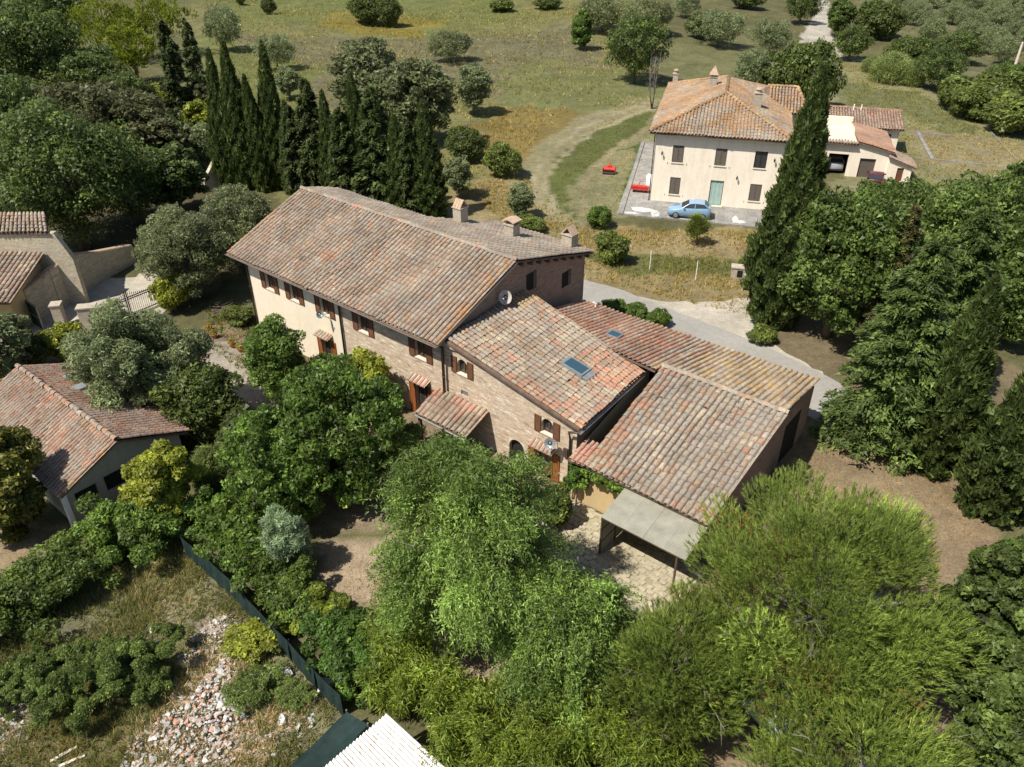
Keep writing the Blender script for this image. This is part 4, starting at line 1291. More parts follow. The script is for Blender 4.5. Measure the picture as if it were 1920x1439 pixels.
terrace = tag(part('terrace', M['concrete'], None, lambda m: m.slab([VW(-1.25, -3.35, .12), VW(12.5, -3.35, .12), VW(12.5, 17.5, .12), VW(-1.8, 17.2, .12)], .3)), kind='structure')
for k, (s, t, a, b) in enumerate(((.2, -1.9, 1.0, .5), (1.3, -2.6, .35, .7), (-.6, -2.9, .6, .25), (3.6, -3.0, 1.2, .2), (7.6, -2.3, .28, .8), (7.9, -2.7, .5, .35))):
    rr = random.Random(k)
    pts = [VW(s + a * math.cos(x) * rr.uniform(.7, 1.25), t + b * math.sin(x) * rr.uniform(.7, 1.25), .1242 + .0012 * k) for x in np.linspace(0, 2 * math.pi, 13)[:-1]]
    tag(part('cement_patch', M['pale_wash'], None, lambda m: m.quad(*pts)), kind='structure')
tag(part('terrace_kerb', M['concrete'], None, lambda m: m.hexa([VW(-1.95, -3.35, -.1), VW(-1.3, -3.35, -.1), VW(-1.9, 17.2, -.1), VW(-2.3, 17.2, -.1), VW(-1.55, -3.35, .2), VW(-1.27, -3.35, .2), VW(-1.85, 17.2, .2), VW(-2.1, 17.2, .2)])), kind='structure')
for k, ((u0, v0), (u1, v1)) in enumerate((((1720, 247), (1748, 300)), ((1712, 247), (1780, 256)), ((1750, 300), (1920, 318)), ((1850, 240), (1905, 300)))):
    a, b = G(u0, v0), G(u1, v1)
    d = (b - a).normalized(); e = d.cross(Vector((0, 0, 1))) * (.16 if k == 0 else .05)
    tag(part('garden_path_edge', M['concrete'], None, lambda m: m.hexa([a - e, b - e, b + e, a + e, *[p + Vector((0, 0, .1)) for p in (a - e, b - e, b + e, a + e)]])), kind='structure')

# ------------------------------------------------------------------ shed at lower left
SA = Vector((-18.6, 25.1, 0)); SR = math.atan2(.77, .63)              # local x: along the gable, local y: back along the ridge
shed = empty('shed', SA, SR, 'low shed with faded red tile roof and two dark window openings in its shaded gable', 'shed')
part('wall', M['shedwall'], shed, lambda m: (
    wall_panel(m, .25, 5.5, 0, 2.05, .25, [(.55, 1.5, .95, 1.72), (1.85, 2.85, .98, 1.8)], .15),
    m.quad((.25, .25, 2.05), (5.5, .25, 2.05), (2.75, .25, 3.25)),
    m.quad((.25, 9.0, 0), (.25, .25, 0), (.25, .25, 2.05), (.25, 9.0, 2.05)), m.quad((5.5, .25, 0), (5.5, 9.0, 0), (5.5, 9, 2.05), (5.5, .25, 2.05)), m.quad((5.5, 9, 0), (.25, 9, 0), (.25, 9, 2.05), (2.75, 9, 3.25), (5.5, 9, 2.05))))
for a, b, c, d in ((.55, 1.5, .95, 1.72), (1.85, 2.85, .98, 1.8)):
    wd = part('window', M['pipe'], shed, lambda m: m.box(a, a + .05, .34, .40, c, d).box(b - .05, b, .34, .40, c, d).box(a, b, .34, .40, d - .05, d).box(a, b, .34, .40, c, c + .05))
    part('pane', M['dark'], wd, lambda m: m.box(a + .05, b - .05, .375, .395, c + .05, d - .05))
part('corner_pier', M['white'], shed, lambda m: m.box(.05, .25, .2, .45, 0, 2.0))
sl = part('roof', M['under'], shed, lambda m: m.slab([(-.02, -.05, 2.1), (2.75, -.05, 3.36), (2.75, 9.3, 3.36), (-.02, 9.3, 2.1)][::1], .1))
sr_ = part('far_roof', M['under'], shed, lambda m: m.slab([(2.75, -.05, 3.36), (5.8, -.05, 2.1), (5.8, 9.3, 2.1), (2.75, 9.3, 3.36)], .1))
R7 = Roof(shed)


def shst(c, f, rr):
    if f < .14 or c < .03: return pick(rr, ('orange', 3), ('redgrey', 3), ('ochre', 1))
    return pick(rr, ('redgrey', 7), ('grey', 1.5), ('red', 1.4), ('aged', 2))


R7.plane(sl, quad_cols((2.72, -.1, 3.37), (2.72, 9.3, 3.37), (-.08, -.1, 2.1), (-.08, 9.3, 2.1), .21), .21, .30, shst, 21, rad=.42)
R7.plane(sr_, quad_cols((2.78, -.1, 3.37), (2.78, 9.3, 3.37), (5.86, -.1, 2.1), (5.86, 9.3, 2.1), .24), .24, .34, lambda c, f, rr: pick(rr, ('red', 3), ('redgrey', 6), ('pink', .5)), 22, rad=.42)
ridge_caps(R7, sl, (2.75, -.1, 3.4), (2.75, 9.3, 3.4), lambda c, f, rr: pick(rr, ('redgrey', 3), ('orange', 1), ('grey', 2)), .14)
R7.flush(300)
part('skylight', M['alu'], shed, lambda m: m.box(3.6, 4.2, 5.5, 6.0, 2.95, 3.15))
part('skylight', M['alu'], shed, lambda m: m.box(3.9, 4.4, 7.0, 7.5, 2.85, 3.05))

# ------------------------------------------------------------------ old stone building at left edge, garden walls, gate
old = empty('stone_building', (-29.3, 46.0, 0), 0, 'old stone building with two tiled roof levels cut by the left edge', 'building')
OO = (29.3, -46.0, 0)


def wq(*pz):
    return [tuple(G(u, v, z)) for u, v, z in pz]


part('stone_wall', M['rubble_x'], old, lambda m: m.add([(x, y, z) for y in (46.4, 46.8) for x, z in ((-40, 0), (-27.6, 0), (-27.6, 3.1), (-28.3, 4.85), (-40, 4.85))], [(0, 1, 2, 3, 4), (9, 8, 7, 6, 5), (0, 5, 6, 1), (1, 6, 7, 2), (2, 7, 8, 3), (3, 8, 9, 4), (4, 9, 5, 0)]), loc=OO)
part('front_wall', M['ochre'], old, lambda m: m.box(-38, -29.7, 42.2, 42.5, 0, 2.45).box(-30.0, -29.7, 42.5, 46.4, 0, 2.9), loc=OO)
uroof = part('upper_roof', M['under'], old, lambda m: m.slab([(-40, 46.3, 4.9), (-28.5, 46.3, 4.9), (-29.6, 48.4, 5.3), (-40, 48.4, 5.3)], .1), loc=OO)
lroof2 = part('lower_roof', M['under'], old, lambda m: m.slab([(-38, 41.5, 2.55), (-29.2, 41.5, 2.55), (-29.3, 46.35, 3.55), (-38, 46.35, 3.55)], .1), loc=OO)
R8 = Roof(old)
R8.plane(uroof, quad_cols((-40, 48.4, 5.32), (-29.6, 48.4, 5.32), (-40, 46.25, 4.9), (-28.5, 46.25, 4.9), .27), .27, .38, lambda c, f, rr: pick(rr, ('aged', 5), ('pale', 2), ('redgrey', 2)), 31, pans=False)
R8.plane(lroof2, quad_cols((-38, 46.3, 3.55), (-29.3, 46.3, 3.55), (-38, 41.45, 2.54), (-29.2, 41.45, 2.54), .3), .3, .40, lambda c, f, rr: pick(rr, ('aged', 5), ('redgrey', 4), ('pale', 1)), 32)
R8.flush(300)


def wall_run(name, pts, h, th, mat, label, coping=True):
    """garden wall along ground points"""
    o = empty(name, pts[0], 0, label, 'wall')
    P = [p - pts[0] for p in pts]
    m, c = MB(), MB()
    for i in range(len(P) - 1):
        a, b = P[i], P[i + 1]
        d = (b - a).normalized(); e = d.cross(Vector((0, 0, 1))) * th / 2
        h0, h1 = (h[i], h[i + 1]) if hasattr(h, '__len__') else (h, h)
        up0, up1 = Vector((0, 0, h0)), Vector((0, 0, h1))
        m.hexa([a + e, b + e, b - e, a - e, a + e + up0, b + e + up1, b - e + up1, a - e + up0])
        if coping:
            n = max(2, int((b - a).length / .3))
            for k in range(n):
                p0, p1 = a.lerp(b, k / n) + up0.lerp(up1, k / n), a.lerp(b, (k + .94) / n) + up0.lerp(up1, (k + .94) / n)
                ee = e * 1.25
                t = Vector((0, 0, .07))
                c.hexa([p0 + ee, p1 + ee, p1 - ee, p0 - ee, p0 + ee * .8 + t, p1 + ee * .8 + t, p1 - ee * .8 + t, p0 - ee * .8 + t])
    m.build('masonry', M[mat], o)
    if coping: c.build('coping', M['cap_clay'], o)
    return o


wall_run('garden_wall', [G(62, 605), G(85, 590), G(112, 578), G(150, 555), G(195, 523), G(252, 492)], [2.2, 2.3, 2.6, 2.9, 2.0, 1.3], .4, 'rubble_x', 'old stone garden wall with tile coping along the gravel drive')
for name, (u, v), w, h, label in (('gate_pillar', (175, 618), 1.0, 1.55, 'square brick pillar at the left end of the iron gate'), ('gate_pillar', (118, 612), .55, 1.5, 'narrow pale pillar beside the dark sheet metal gate')):
    p = G(u, v)
    o = empty(name, p, AR + .9, label, 'pillar')
    part('shaft', M['chimney'], o, lambda m: m.box(-w / 2, w / 2, -.3, .3, 0, h))
    part('cap', M['chimney'], o, lambda m: m.box(-w / 2 - .05, w / 2 + .05, -.35, .35, h, h + .08))


def iron_gate(a, b, label):
    a, b = Vector(a), Vector(b)
    o = empty('iron_gate', a, math.atan2((b - a).y, (b - a).x), label, 'gate')
    L = (b - a).length
    for k in range(2):
        x0, x1 = k * L / 2 + .03, (k + 1) * L / 2 - .03
        fr = MB()
        fr.box(x0, x0 + .06, -.03, .03, .03, 1.75 - .35 * (1 - k)).box(x1 - .06, x1, -.03, .03, .03, 1.4 + .35 * (1 - k))
        for z in (.12, 1.12, 1.26): fr.box(x0 + .06, x1 - .06, -.02, .02, z, z + .05)
        leaf = fr.build('gate_leaf', M['iron'], o)
        n = int((x1 - x0) / .14)
        bm_ = MB(); bm_.tube([(0, 0, 0), (0, 0, 1.0)], .014, 5); bm_.tube([(0, 0, 1.0), (0, 0, 1.03), (0, 0, 1.10)], [.028, .03, .003], 5)
        me = None
        for i in range(n):
            x = x0 + .06 + (x1 - x0 - .12) * (i + .5) / n
            q = (x - x0) / (x1 - x0)
            zt = 1.38 + .28 * ((q if k == 0 else 1 - q) ** 2)
            if me is None:
                bo = bm_.build('bar', M['iron'], leaf); me = bo.data
            else:
                bo = bpy.data.objects.new('bar', me); COL.objects.link(bo); bo.parent = leaf
            bo.location = (x, 0, .05); bo.scale = (1, 1, (zt - .05) / 1.1)
    return o


iron_gate(G(190, 617), G(300, 571), 'black wrought iron double gate with spiked bars across the gravel drive')
sg = empty('sheet_gate', G(62, 606), math.atan2((G(112, 640) - G(62, 606)).y, (G(112, 640) - G(62, 606)).x), 'dark sheet metal gate beside the ochre wall', 'gate')
part('gate_leaf', M['net'], sg, lambda m: m.box(0, 1.5, -.02, .02, .05, 1.6))
part('gate_frame', M['gutter'], sg, lambda m: m.box(0, 1.55, -.04, .04, 1.6, 1.66).box(1.5, 1.56, -.04, .04, 0, 1.6).box(0, 1.55, -.035, -.021, .8, .85))
ruin = wall_run('ruined_wall', [G(372, 345), G(385, 360), G(420, 350)], [1.4, 1.0, 3.0], .4, 'rubble_x', 'broken stone wall stub in the shade by the cypresses', False)

M['twig'] = plain('grey_twig', (0.20, 0.175, 0.14), 0.9, 0.25, 9)


# ------------------------------------------------------------------ foliage generators (leaf-sized faces, metres, local to the trunk base)
def unit(a):
    return a / np.maximum(np.linalg.norm(a, axis=-1, keepdims=True), 1e-9)


KLEAF = np.array([1.72, 1.58, 1.05])


class Leaves:
    def __init__(s):
        s.P, s.D, s.N, s.L, s.W, s.C = [], [], [], [], [], []

    def add(s, P, D, N, L, W, C):
        n = len(P)
        s.P.append(P); s.D.append(unit(D)); s.N.append(N)
        s.L.append(np.broadcast_to(L, n).astype(float)); s.W.append(np.broadcast_to(W, n).astype(float)); s.C.append(np.broadcast_to(C, (n, 3)))

    def build(s, name, mat, parent=None, zmin=None, tri=False):
        P, D, N, L, W, C = [np.concatenate(x) for x in (s.P, s.D, s.N, s.L, s.W, s.C)]
        S = unit(np.cross(D, N))
        dl, sw = D * (L / 2)[:, None], S * (W / 2)[:, None]
        if tri:
            V = np.stack([P - dl + sw, P - dl - sw, P + dl], 1).reshape(-1, 3)
            if zmin is not None: V[:, 2] = np.maximum(V[:, 2], zmin)
            return np_mesh(name, V, np.arange(len(V), dtype=np.int32).reshape(-1, 3), mat, np.clip(C * KLEAF, 0.003, 0.9), parent)
        V = np.stack([P - dl, P + sw - dl * .12, P + dl, P - sw - dl * .12], 1).reshape(-1, 3)
        if zmin is not None: V[:, 2] = np.maximum(V[:, 2], zmin)
        F = np.arange(len(V), dtype=np.int32).reshape(-1, 4)
        return np_mesh(name, V, F, mat, np.clip(C * KLEAF, 0.003, 0.9), parent)


def sph(rng, n, up=0.0):
    v = rng.normal(size=(n, 3))
    v[:, 2] += up
    return unit(v)


def tint(rng, n, base, alt, clump, amt=.22, pa=.25):
    """leaf colours: base with some alternate leaves, clump brightness and own variation"""
    base, alt = np.array(base), np.array(alt)
    t = np.clip(rng.normal(pa, .3, n), 0, 1)[:, None]
    c = base * (1 - t) + alt * t
    return c * np.asarray(clump).reshape(-1, 1) * np.exp(rng.normal(0, amt, n))[:, None]


def clumps(rng, h, rx, ry, b, n, rmin=.2, rmax=.36, shell=.5, lob=.22, zpow=1.0):
    """clump centres and radii filling an uneven ellipsoid from b*h to h"""
    u = sph(rng, n, .15)
    ph = rng.uniform(0, 6.28, 6)
    az = np.arctan2(u[:, 1], u[:, 0])
    lobes = 1 + lob * (np.sin(az * 2 + ph[0]) * .5 + np.sin(az * 3 + ph[1] + u[:, 2] * 2) * .6 + np.sin(az * 5 + ph[2] + u[:, 2] * 4) * .5)
    rad = rng.uniform(shell, 1, n) ** .7 * lobes
    rz = h * (1 - b) / 2
    r = rng.uniform(rmin, rmax, n) * min(rx, ry, rz * 1.3)
    k = np.clip(1 - r / max(rx, .1) * .75, .3, 1)
    c = np.stack([u[:, 0] * rx * rad * k, u[:, 1] * ry * rad * k, h * (1 + b) / 2 + np.sign(u[:, 2]) * np.abs(u[:, 2]) ** zpow * (rz - r * .6) * np.minimum(rad, 1.08)], 1)
    return c, r


LK = 1.0


def leafy(rng, C, R, n, L, W, base, alt, amt=.2, up=.35, flat=.8, cl=.22, droop=0.0, out=.9, pa=.25):
    """n leaves spread over clump surfaces"""
    L, W, n = L * LK, W * LK, int(n / LK ** 1.6)
    lv = Leaves()
    w = R ** 2; w /= w.sum()
    idx = rng.choice(len(C), n, p=w)
    d = sph(rng, n, up)
    rr = rng.uniform(.35, 1.0, n) ** .45
    P = C[idx] + d * (R[idx] * rr)[:, None] * np.array([1, 1, flat])
    N = unit(d * out + rng.normal(0, .55, (n, 3)) + [0, 0, .25])
    D = np.cross(N, rng.normal(size=(n, 3)))
    D[:, 2] -= droop
    ct = np.exp(rng.normal(0, cl, len(C)))
    s = rng.uniform(.5, 1.5, n)
    lv.add(P, D, N, L * s, W * s, tint(rng, n, base, alt, ct[idx], amt, pa))
    return lv


def trunk(m, rng, h, r, limbs=5, spread=1.0, lean=(0, 0), top=.75):
    """tapered stem with limbs reaching into the crown"""
    pts = [Vector((0, 0, -.15))]
    for k in range(1, 6):
        f = k / 5
        pts.append(Vector((lean[0] * f + rng.normal(0, .04) * h * .1, lean[1] * f + rng.normal(0, .04) * h * .1, h * top * f)))
    m.tube(pts, [r * (1.25 if k == 0 else 1 - .8 * k / 5) for k in range(6)], 8)
    for k in range(limbs):
        f = rng.uniform(.35, .9)
        i = int(f * 5); a = pts[i].lerp(pts[min(i + 1, 5)], f * 5 - i)
        az = rng.uniform(0, 6.28)
        ln = spread * rng.uniform(.5, .95)
        b = a + Vector((math.cos(az) * ln * .5, math.sin(az) * ln * .5, ln * .35))
        c = a + Vector((math.cos(az) * ln, math.sin(az) * ln, ln * rng.uniform(.4, .75)))
        m.tube([a, b, c], [r * .45 * (1 - f * .4), r * .28, r * .08], 6)


OAK, OAK2 = (0.040, 0.064, 0.022), (0.084, 0.112, 0.036)
MIDG, MIDG2 = (0.050, 0.092, 0.022), (0.10, 0.15, 0.032)
OLV, OLV2 = (0.088, 0.116, 0.072), (0.160, 0.190, 0.132)
CYP, CYP2 = (0.034, 0.054, 0.020), (0.066, 0.088, 0.032)
LIME, LIME2 = (0.12, 0.16, 0.022), (0.19, 0.21, 0.03)


def crown(kind, seed, h, rx, ry=None, n=None, lk=1.0):
    """returns (Leaves, bark key, trunk args)"""
    rng = np.random.default_rng(seed)
    ry = ry or rx
    vol = rx * ry * h
    if kind == 'oak':
        C, R = clumps(rng, h, rx, ry, .12, int(200 + 50 * rx), .09, .22)
        return leafy(rng, C, R, n or 22000, .23, .15, OAK, OAK2, .22, cl=.3)
    if kind == 'greyoak':
        C, R = clumps(rng, h, rx, ry, .15, int(200 + 40 * rx), .09, .22)
        return leafy(rng, C, R, n or 20000, .24, .14, (0.050, 0.058, 0.030), (0.085, 0.09, 0.05), .25)
    if kind == 'broad':
        C, R = clumps(rng, h, rx, ry, .08, int(190 + 50 * rx), .09, .22, lob=.28)
        return leafy(rng, C, R, n or 22000, .21, .14, (0.050, 0.084, 0.026), (0.10, 0.14, 0.042), .25, droop=.3)
    if kind == 'mulberry':
        C, R = clumps(rng, h, rx, ry, .04, int(330), .08, .19, lob=.3)
        return leafy(rng, C, R, n or 32000, .18, .115, (0.044, 0.084, 0.022), (0.100, 0.152, 0.036), .28, droop=.7, cl=.28)
    if kind == 'bright':
        C, R = clumps(rng, h, rx, ry, .04, int(70 + 20 * rx), .18, .34)
        return leafy(rng, C, R, n or 14000, .15, .10, MIDG, MIDG2, .25)
    if kind == 'lime':
        C, R = clumps(rng, h, rx, ry, .05, int(60 + 20 * rx), .18, .34)
        return leafy(rng, C, R, n or 14000, .18, .12, (0.10, 0.125, 0.022), LIME2, .25)
    if kind == 'autumn':
        C, R = clumps(rng, h, rx, ry, .03, int(80 + 20 * rx), .18, .32)
        return leafy(rng, C, R, n or 18000, .22, .14, (0.052, 0.066, 0.016), (0.115, 0.105, 0.022), .25)
    if kind == 'laurel':
        C, R = clumps(rng, h, rx, ry, .0, int(80 + 20 * rx), .18, .34)
        return leafy(rng, C, R, n or 18000, .20, .11, (0.042, 0.062, 0.02), (0.075, 0.10, 0.028), .25)
    if kind == 'olive':
        C, R = clumps(rng, h, rx, ry, .14, int(110 + 24 * rx), .12, .27, lob=.25)
        return leafy(rng, C, R, n or 30000, .19 * lk, .062 * lk ** 1.5, OLV, OLV2, .25, droop=-.15, cl=.18, out=.4)
    if kind == 'duskolive':
        C, R = clumps(rng, h, rx, ry, .1, int(100 + 20 * rx), .13, .28, lob=.25)
        return leafy(rng, C, R, n or 28000, .19 * lk, .064 * lk ** 1.5, (0.084, 0.105, 0.062), (0.145, 0.168, 0.110), .25, cl=.16, out=.4)
    if kind == 'bushy':
        C, R = clumps(rng, h, rx, ry, .0, int(40 + 12 * rx), .22, .4)
        return leafy(rng, C, R, n or 8000, .2, .11, (0.060, 0.085, 0.026), (0.11, 0.135, 0.04), .28)
    if kind == 'scrub':
        C, R = clumps(rng, h, rx, ry, .0, int(130), .1, .28, shell=.25, lob=.4)
        return leafy(rng, C, R, n or 12000, .16, .05, (0.060, 0.092, 0.030), (0.110, 0.145, 0.050), .3, droop=-.4, out=.3)
    if kind == 'tamarisk':
        C, R = clumps(rng, h, rx, ry, .02, 70, .2, .36, shell=.3)
        return leafy(rng, C, R, n or 14000, .26, .035, (0.11, 0.165, 0.125), (0.17, 0.23, 0.175), .2, droop=-.5, out=.5)
    if kind == 'cypress':
        lv = Leaves()
        n = n or 14000
        z = rng.beta(1.05, 1.35, n)
        az = rng.uniform(0, 6.283, n)
        ph = rng.uniform(0, 6.28, 6)
        prof = np.where(z < .3, .62 + .38 * np.sqrt(np.clip(z / .3, 0, 1)), np.clip((1 - z) / .7, 0, 1) ** .8)
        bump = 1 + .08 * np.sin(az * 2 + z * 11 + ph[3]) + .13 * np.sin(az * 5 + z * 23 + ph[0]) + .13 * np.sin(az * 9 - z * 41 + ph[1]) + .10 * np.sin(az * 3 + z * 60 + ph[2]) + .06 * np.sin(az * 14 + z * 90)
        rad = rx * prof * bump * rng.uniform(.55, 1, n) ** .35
        o = np.stack([np.cos(az), np.sin(az), np.zeros(n)], 1)
        P = o * rad[:, None]; P[:, 2] = z * h
        D = o * .55 + [0, 0, 1.0] + rng.normal(0, .4, (n, 3))
        P = P + rng.normal(0, .05, (n, 3))
        N = unit(o + rng.normal(0, .5, (n, 3)))
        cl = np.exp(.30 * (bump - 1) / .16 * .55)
        s = rng.uniform(.7, 1.3, n)
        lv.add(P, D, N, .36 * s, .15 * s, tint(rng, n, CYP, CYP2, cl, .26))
        return lv
    if kind in ('cedar', 'fir', 'brownfir'):
        lv = Leaves()
        nb = int(26 * h) if kind == 'cedar' else int(20 * h)
        per = int((n or 26000) / nb)
        base, alt = {'cedar': ((0.036, 0.060, 0.022), (0.080, 0.110, 0.038)), 'fir': ((0.030, 0.046, 0.02), (0.06, 0.078, 0.03)), 'brownfir': ((0.050, 0.052, 0.026), (0.085, 0.08, 0.04))}[kind]
        for k in range(nb):
            f = (k + rng.uniform(0, 1)) / nb
            zi = h * (.04 + .95 * f)
            ln = rx * (1 - f) ** .58 * rng.uniform(.6, 1.08) + .15
            az = rng.uniform(0, 6.283)
            t = rng.uniform(.12, 1, per) ** .75
            side = rng.normal(0, .20, per) * (1.1 - t * .6) * ln * .9
            o = np.array([math.cos(az), math.sin(az), 0]); q = np.array([-math.sin(az), math.cos(az), 0])
            P = o * (t * ln)[:, None] + q * side[:, None]
            P[:, 2] = zi + ln * (.16 * t - .34 * t * t) + rng.normal(0, .07, per) - np.abs(side) * .12
            D = o * .8 + q * (np.sign(side) * .6)[:, None] + rng.normal(0, .35, (per, 3)) + [0, 0, -.15]
            N = np.array([0, 0, 1.0]) + rng.normal(0, .45, (per, 3))
            s = rng.uniform(.7, 1.3, per)
            lv.add(P, D, N, .24 * s, .12 * s, tint(rng, per, base, alt, np.exp(rng.normal(0, .22)), .25))
        return lv
    if kind in ('pine', 'stonepine', 'roundpine'):
        lv = Leaves()
        b = {'pine': .12, 'stonepine': .15, 'roundpine': .12}[kind]
        C, R = clumps(rng, h, rx, ry, b, {'pine': 190, 'stonepine': 120, 'roundpine': 60}[kind], {'pine': .13, 'stonepine': .1, 'roundpine': .22}[kind], {'pine': .24, 'stonepine': .2, 'roundpine': .34}[kind], shell={'pine': .5, 'stonepine': .3, 'roundpine': .3}[kind], lob={'pine': .12, 'stonepine': .2, 'roundpine': .1}[kind])
        nt = int((n or 60000) / 15)
        w = R ** 2; w /= w.sum()
        idx = rng.choice(len(C), nt, p=w)
        d = sph(rng, nt, .5)
        rad = np.where(rng.uniform(0, 1, nt) < .85, rng.uniform(.78, 1.04, nt), rng.uniform(.2, .8, nt))
        T = C[idx] + d * (R[idx] * rad)[:, None] * [1, 1, .85]
        ax = unit(d * .75 + [0, 0, .95] + unit(C[idx] * [1, 1, 0]) * .45)
        k = 15
        D = unit(np.repeat(ax, k, 0) + rng.normal(0, .32, (nt * k, 3)))
        L = .16 * rng.uniform(.7, 1.25, nt * k)
        P = np.repeat(T, k, 0) + D * (L * lk * .5)[:, None] + np.repeat(ax, k, 0) * rng.uniform(-.12, .14, nt * k)[:, None]
        base, alt = {'pine': ((0.092, 0.136, 0.036), (0.166, 0.218, 0.062)), 'stonepine': ((0.11, 0.15, 0.02), (0.18, 0.21, 0.03)), 'roundpine': ((0.085, 0.12, 0.03), (0.14, 0.17, 0.04))}[kind]
        ct = np.exp(rng.normal(0, .24, len(C)))[idx] * np.exp(rng.normal(0, .14, nt))
        c = tint(rng, nt * k, base, alt, np.repeat(ct, k), .18)
        if kind == 'pine':                        # dead rusty shoots here and there
            dead = np.repeat((rng.uniform(0, 1, len(C)) < .05)[idx] & (rng.uniform(0, 1, nt) < .55), k)
            c[dead] = np.array([0.155, 0.115, 0.05]) * np.exp(rng.normal(0, .2, dead.sum()))[:, None]
        lv.add(P, D, rng.normal(size=(nt * k, 3)), L * lk, .021 * lk ** 2.4, c)
        return lv
    if kind == 'willow':
        lv = Leaves()
        C, R = clumps(rng, h, rx, ry, .14, 150, .10, .24, shell=.4, lob=.38)
        zn = np.clip((C[:, 2] / h - .18) / .82, 0, 1)
        C[:, :2] *= (1.22 - .70 * zn ** 1.3)[:, None]
        ns, k = int((n or 60000) / 34), 34
        w = R ** 2; w /= w.sum()
        idx = rng.choice(len(C), ns, p=w)
        st = C[idx] + sph(rng, ns, .5) * (R[idx] * .8)[:, None]
        o = unit(st * [1, 1, 0] + rng.normal(0, .8, (ns, 3)) * [1, 1, 0])
        ln = rng.uniform(.5, 1.5, ns)
        t = rng.uniform(0, 1, (ns, k))
        P = st[:, None] + o[:, None] * (ln[:, None] * .8 * t)[..., None]
        P[..., 2] += ln[:, None] * (.34 * t - .58 * t * t)
        tan = o[:, None] * .55 + np.array([0, 0, 1.0]) * ((.34 - 1.16 * t) * .6)[..., None]
        D = unit(tan.reshape(-1, 3) + rng.normal(0, .65, (ns * k, 3)))
        P = P.reshape(-1, 3) + rng.normal(0, .07, (ns * k, 3))
        ct = np.exp(rng.normal(0, .3, len(C)))[idx]
        ylw = np.clip((1.2 - P[:, 0] * .0) * 0 + .25, 0, 1)
        c = tint(rng, ns * k, (0.078, 0.132, 0.038), (0.155, 0.222, 0.078), np.repeat(ct, k), .25)
        lv.add(P, D, rng.normal(size=(ns * k, 3)) + [0, 0, .6], .145 * rng.uniform(.7, 1.3, ns * k), .046, c)
        return lv
    if kind == 'reed':
        lv = Leaves()
        n = n or 5000
        a, r = rng.uniform(0, 6.283, n), rx * rng.uniform(0, 1, n) ** .6
        z = h * rng.uniform(.15, 1, n) * (1 - .35 * (r / rx) ** 2)
        P = np.stack([np.cos(a) * r, np.sin(a) * r, z], 1)
        D = np.stack([np.cos(a) * .5, np.sin(a) * .5, np.full(n, .5)], 1) + rng.normal(0, .45, (n, 3))
        lv.add(P, D, rng.normal(size=(n, 3)), .55 * rng.uniform(.6, 1.3, n), .06, tint(rng, n, (0.105, 0.145, 0.058), (0.18, 0.21, 0.10), np.ones(n), .25))
        return lv
    raise ValueError(kind)


BARK = {'olive': 'bark_pale', 'duskolive': 'bark_pale', 'pine': 'bark_pale', 'willow': 'bark'}
NEEDLE = {'pine', 'stonepine', 'roundpine', 'cypress', 'cedar', 'fir', 'brownfir', 'tamarisk'}
LIB = {}


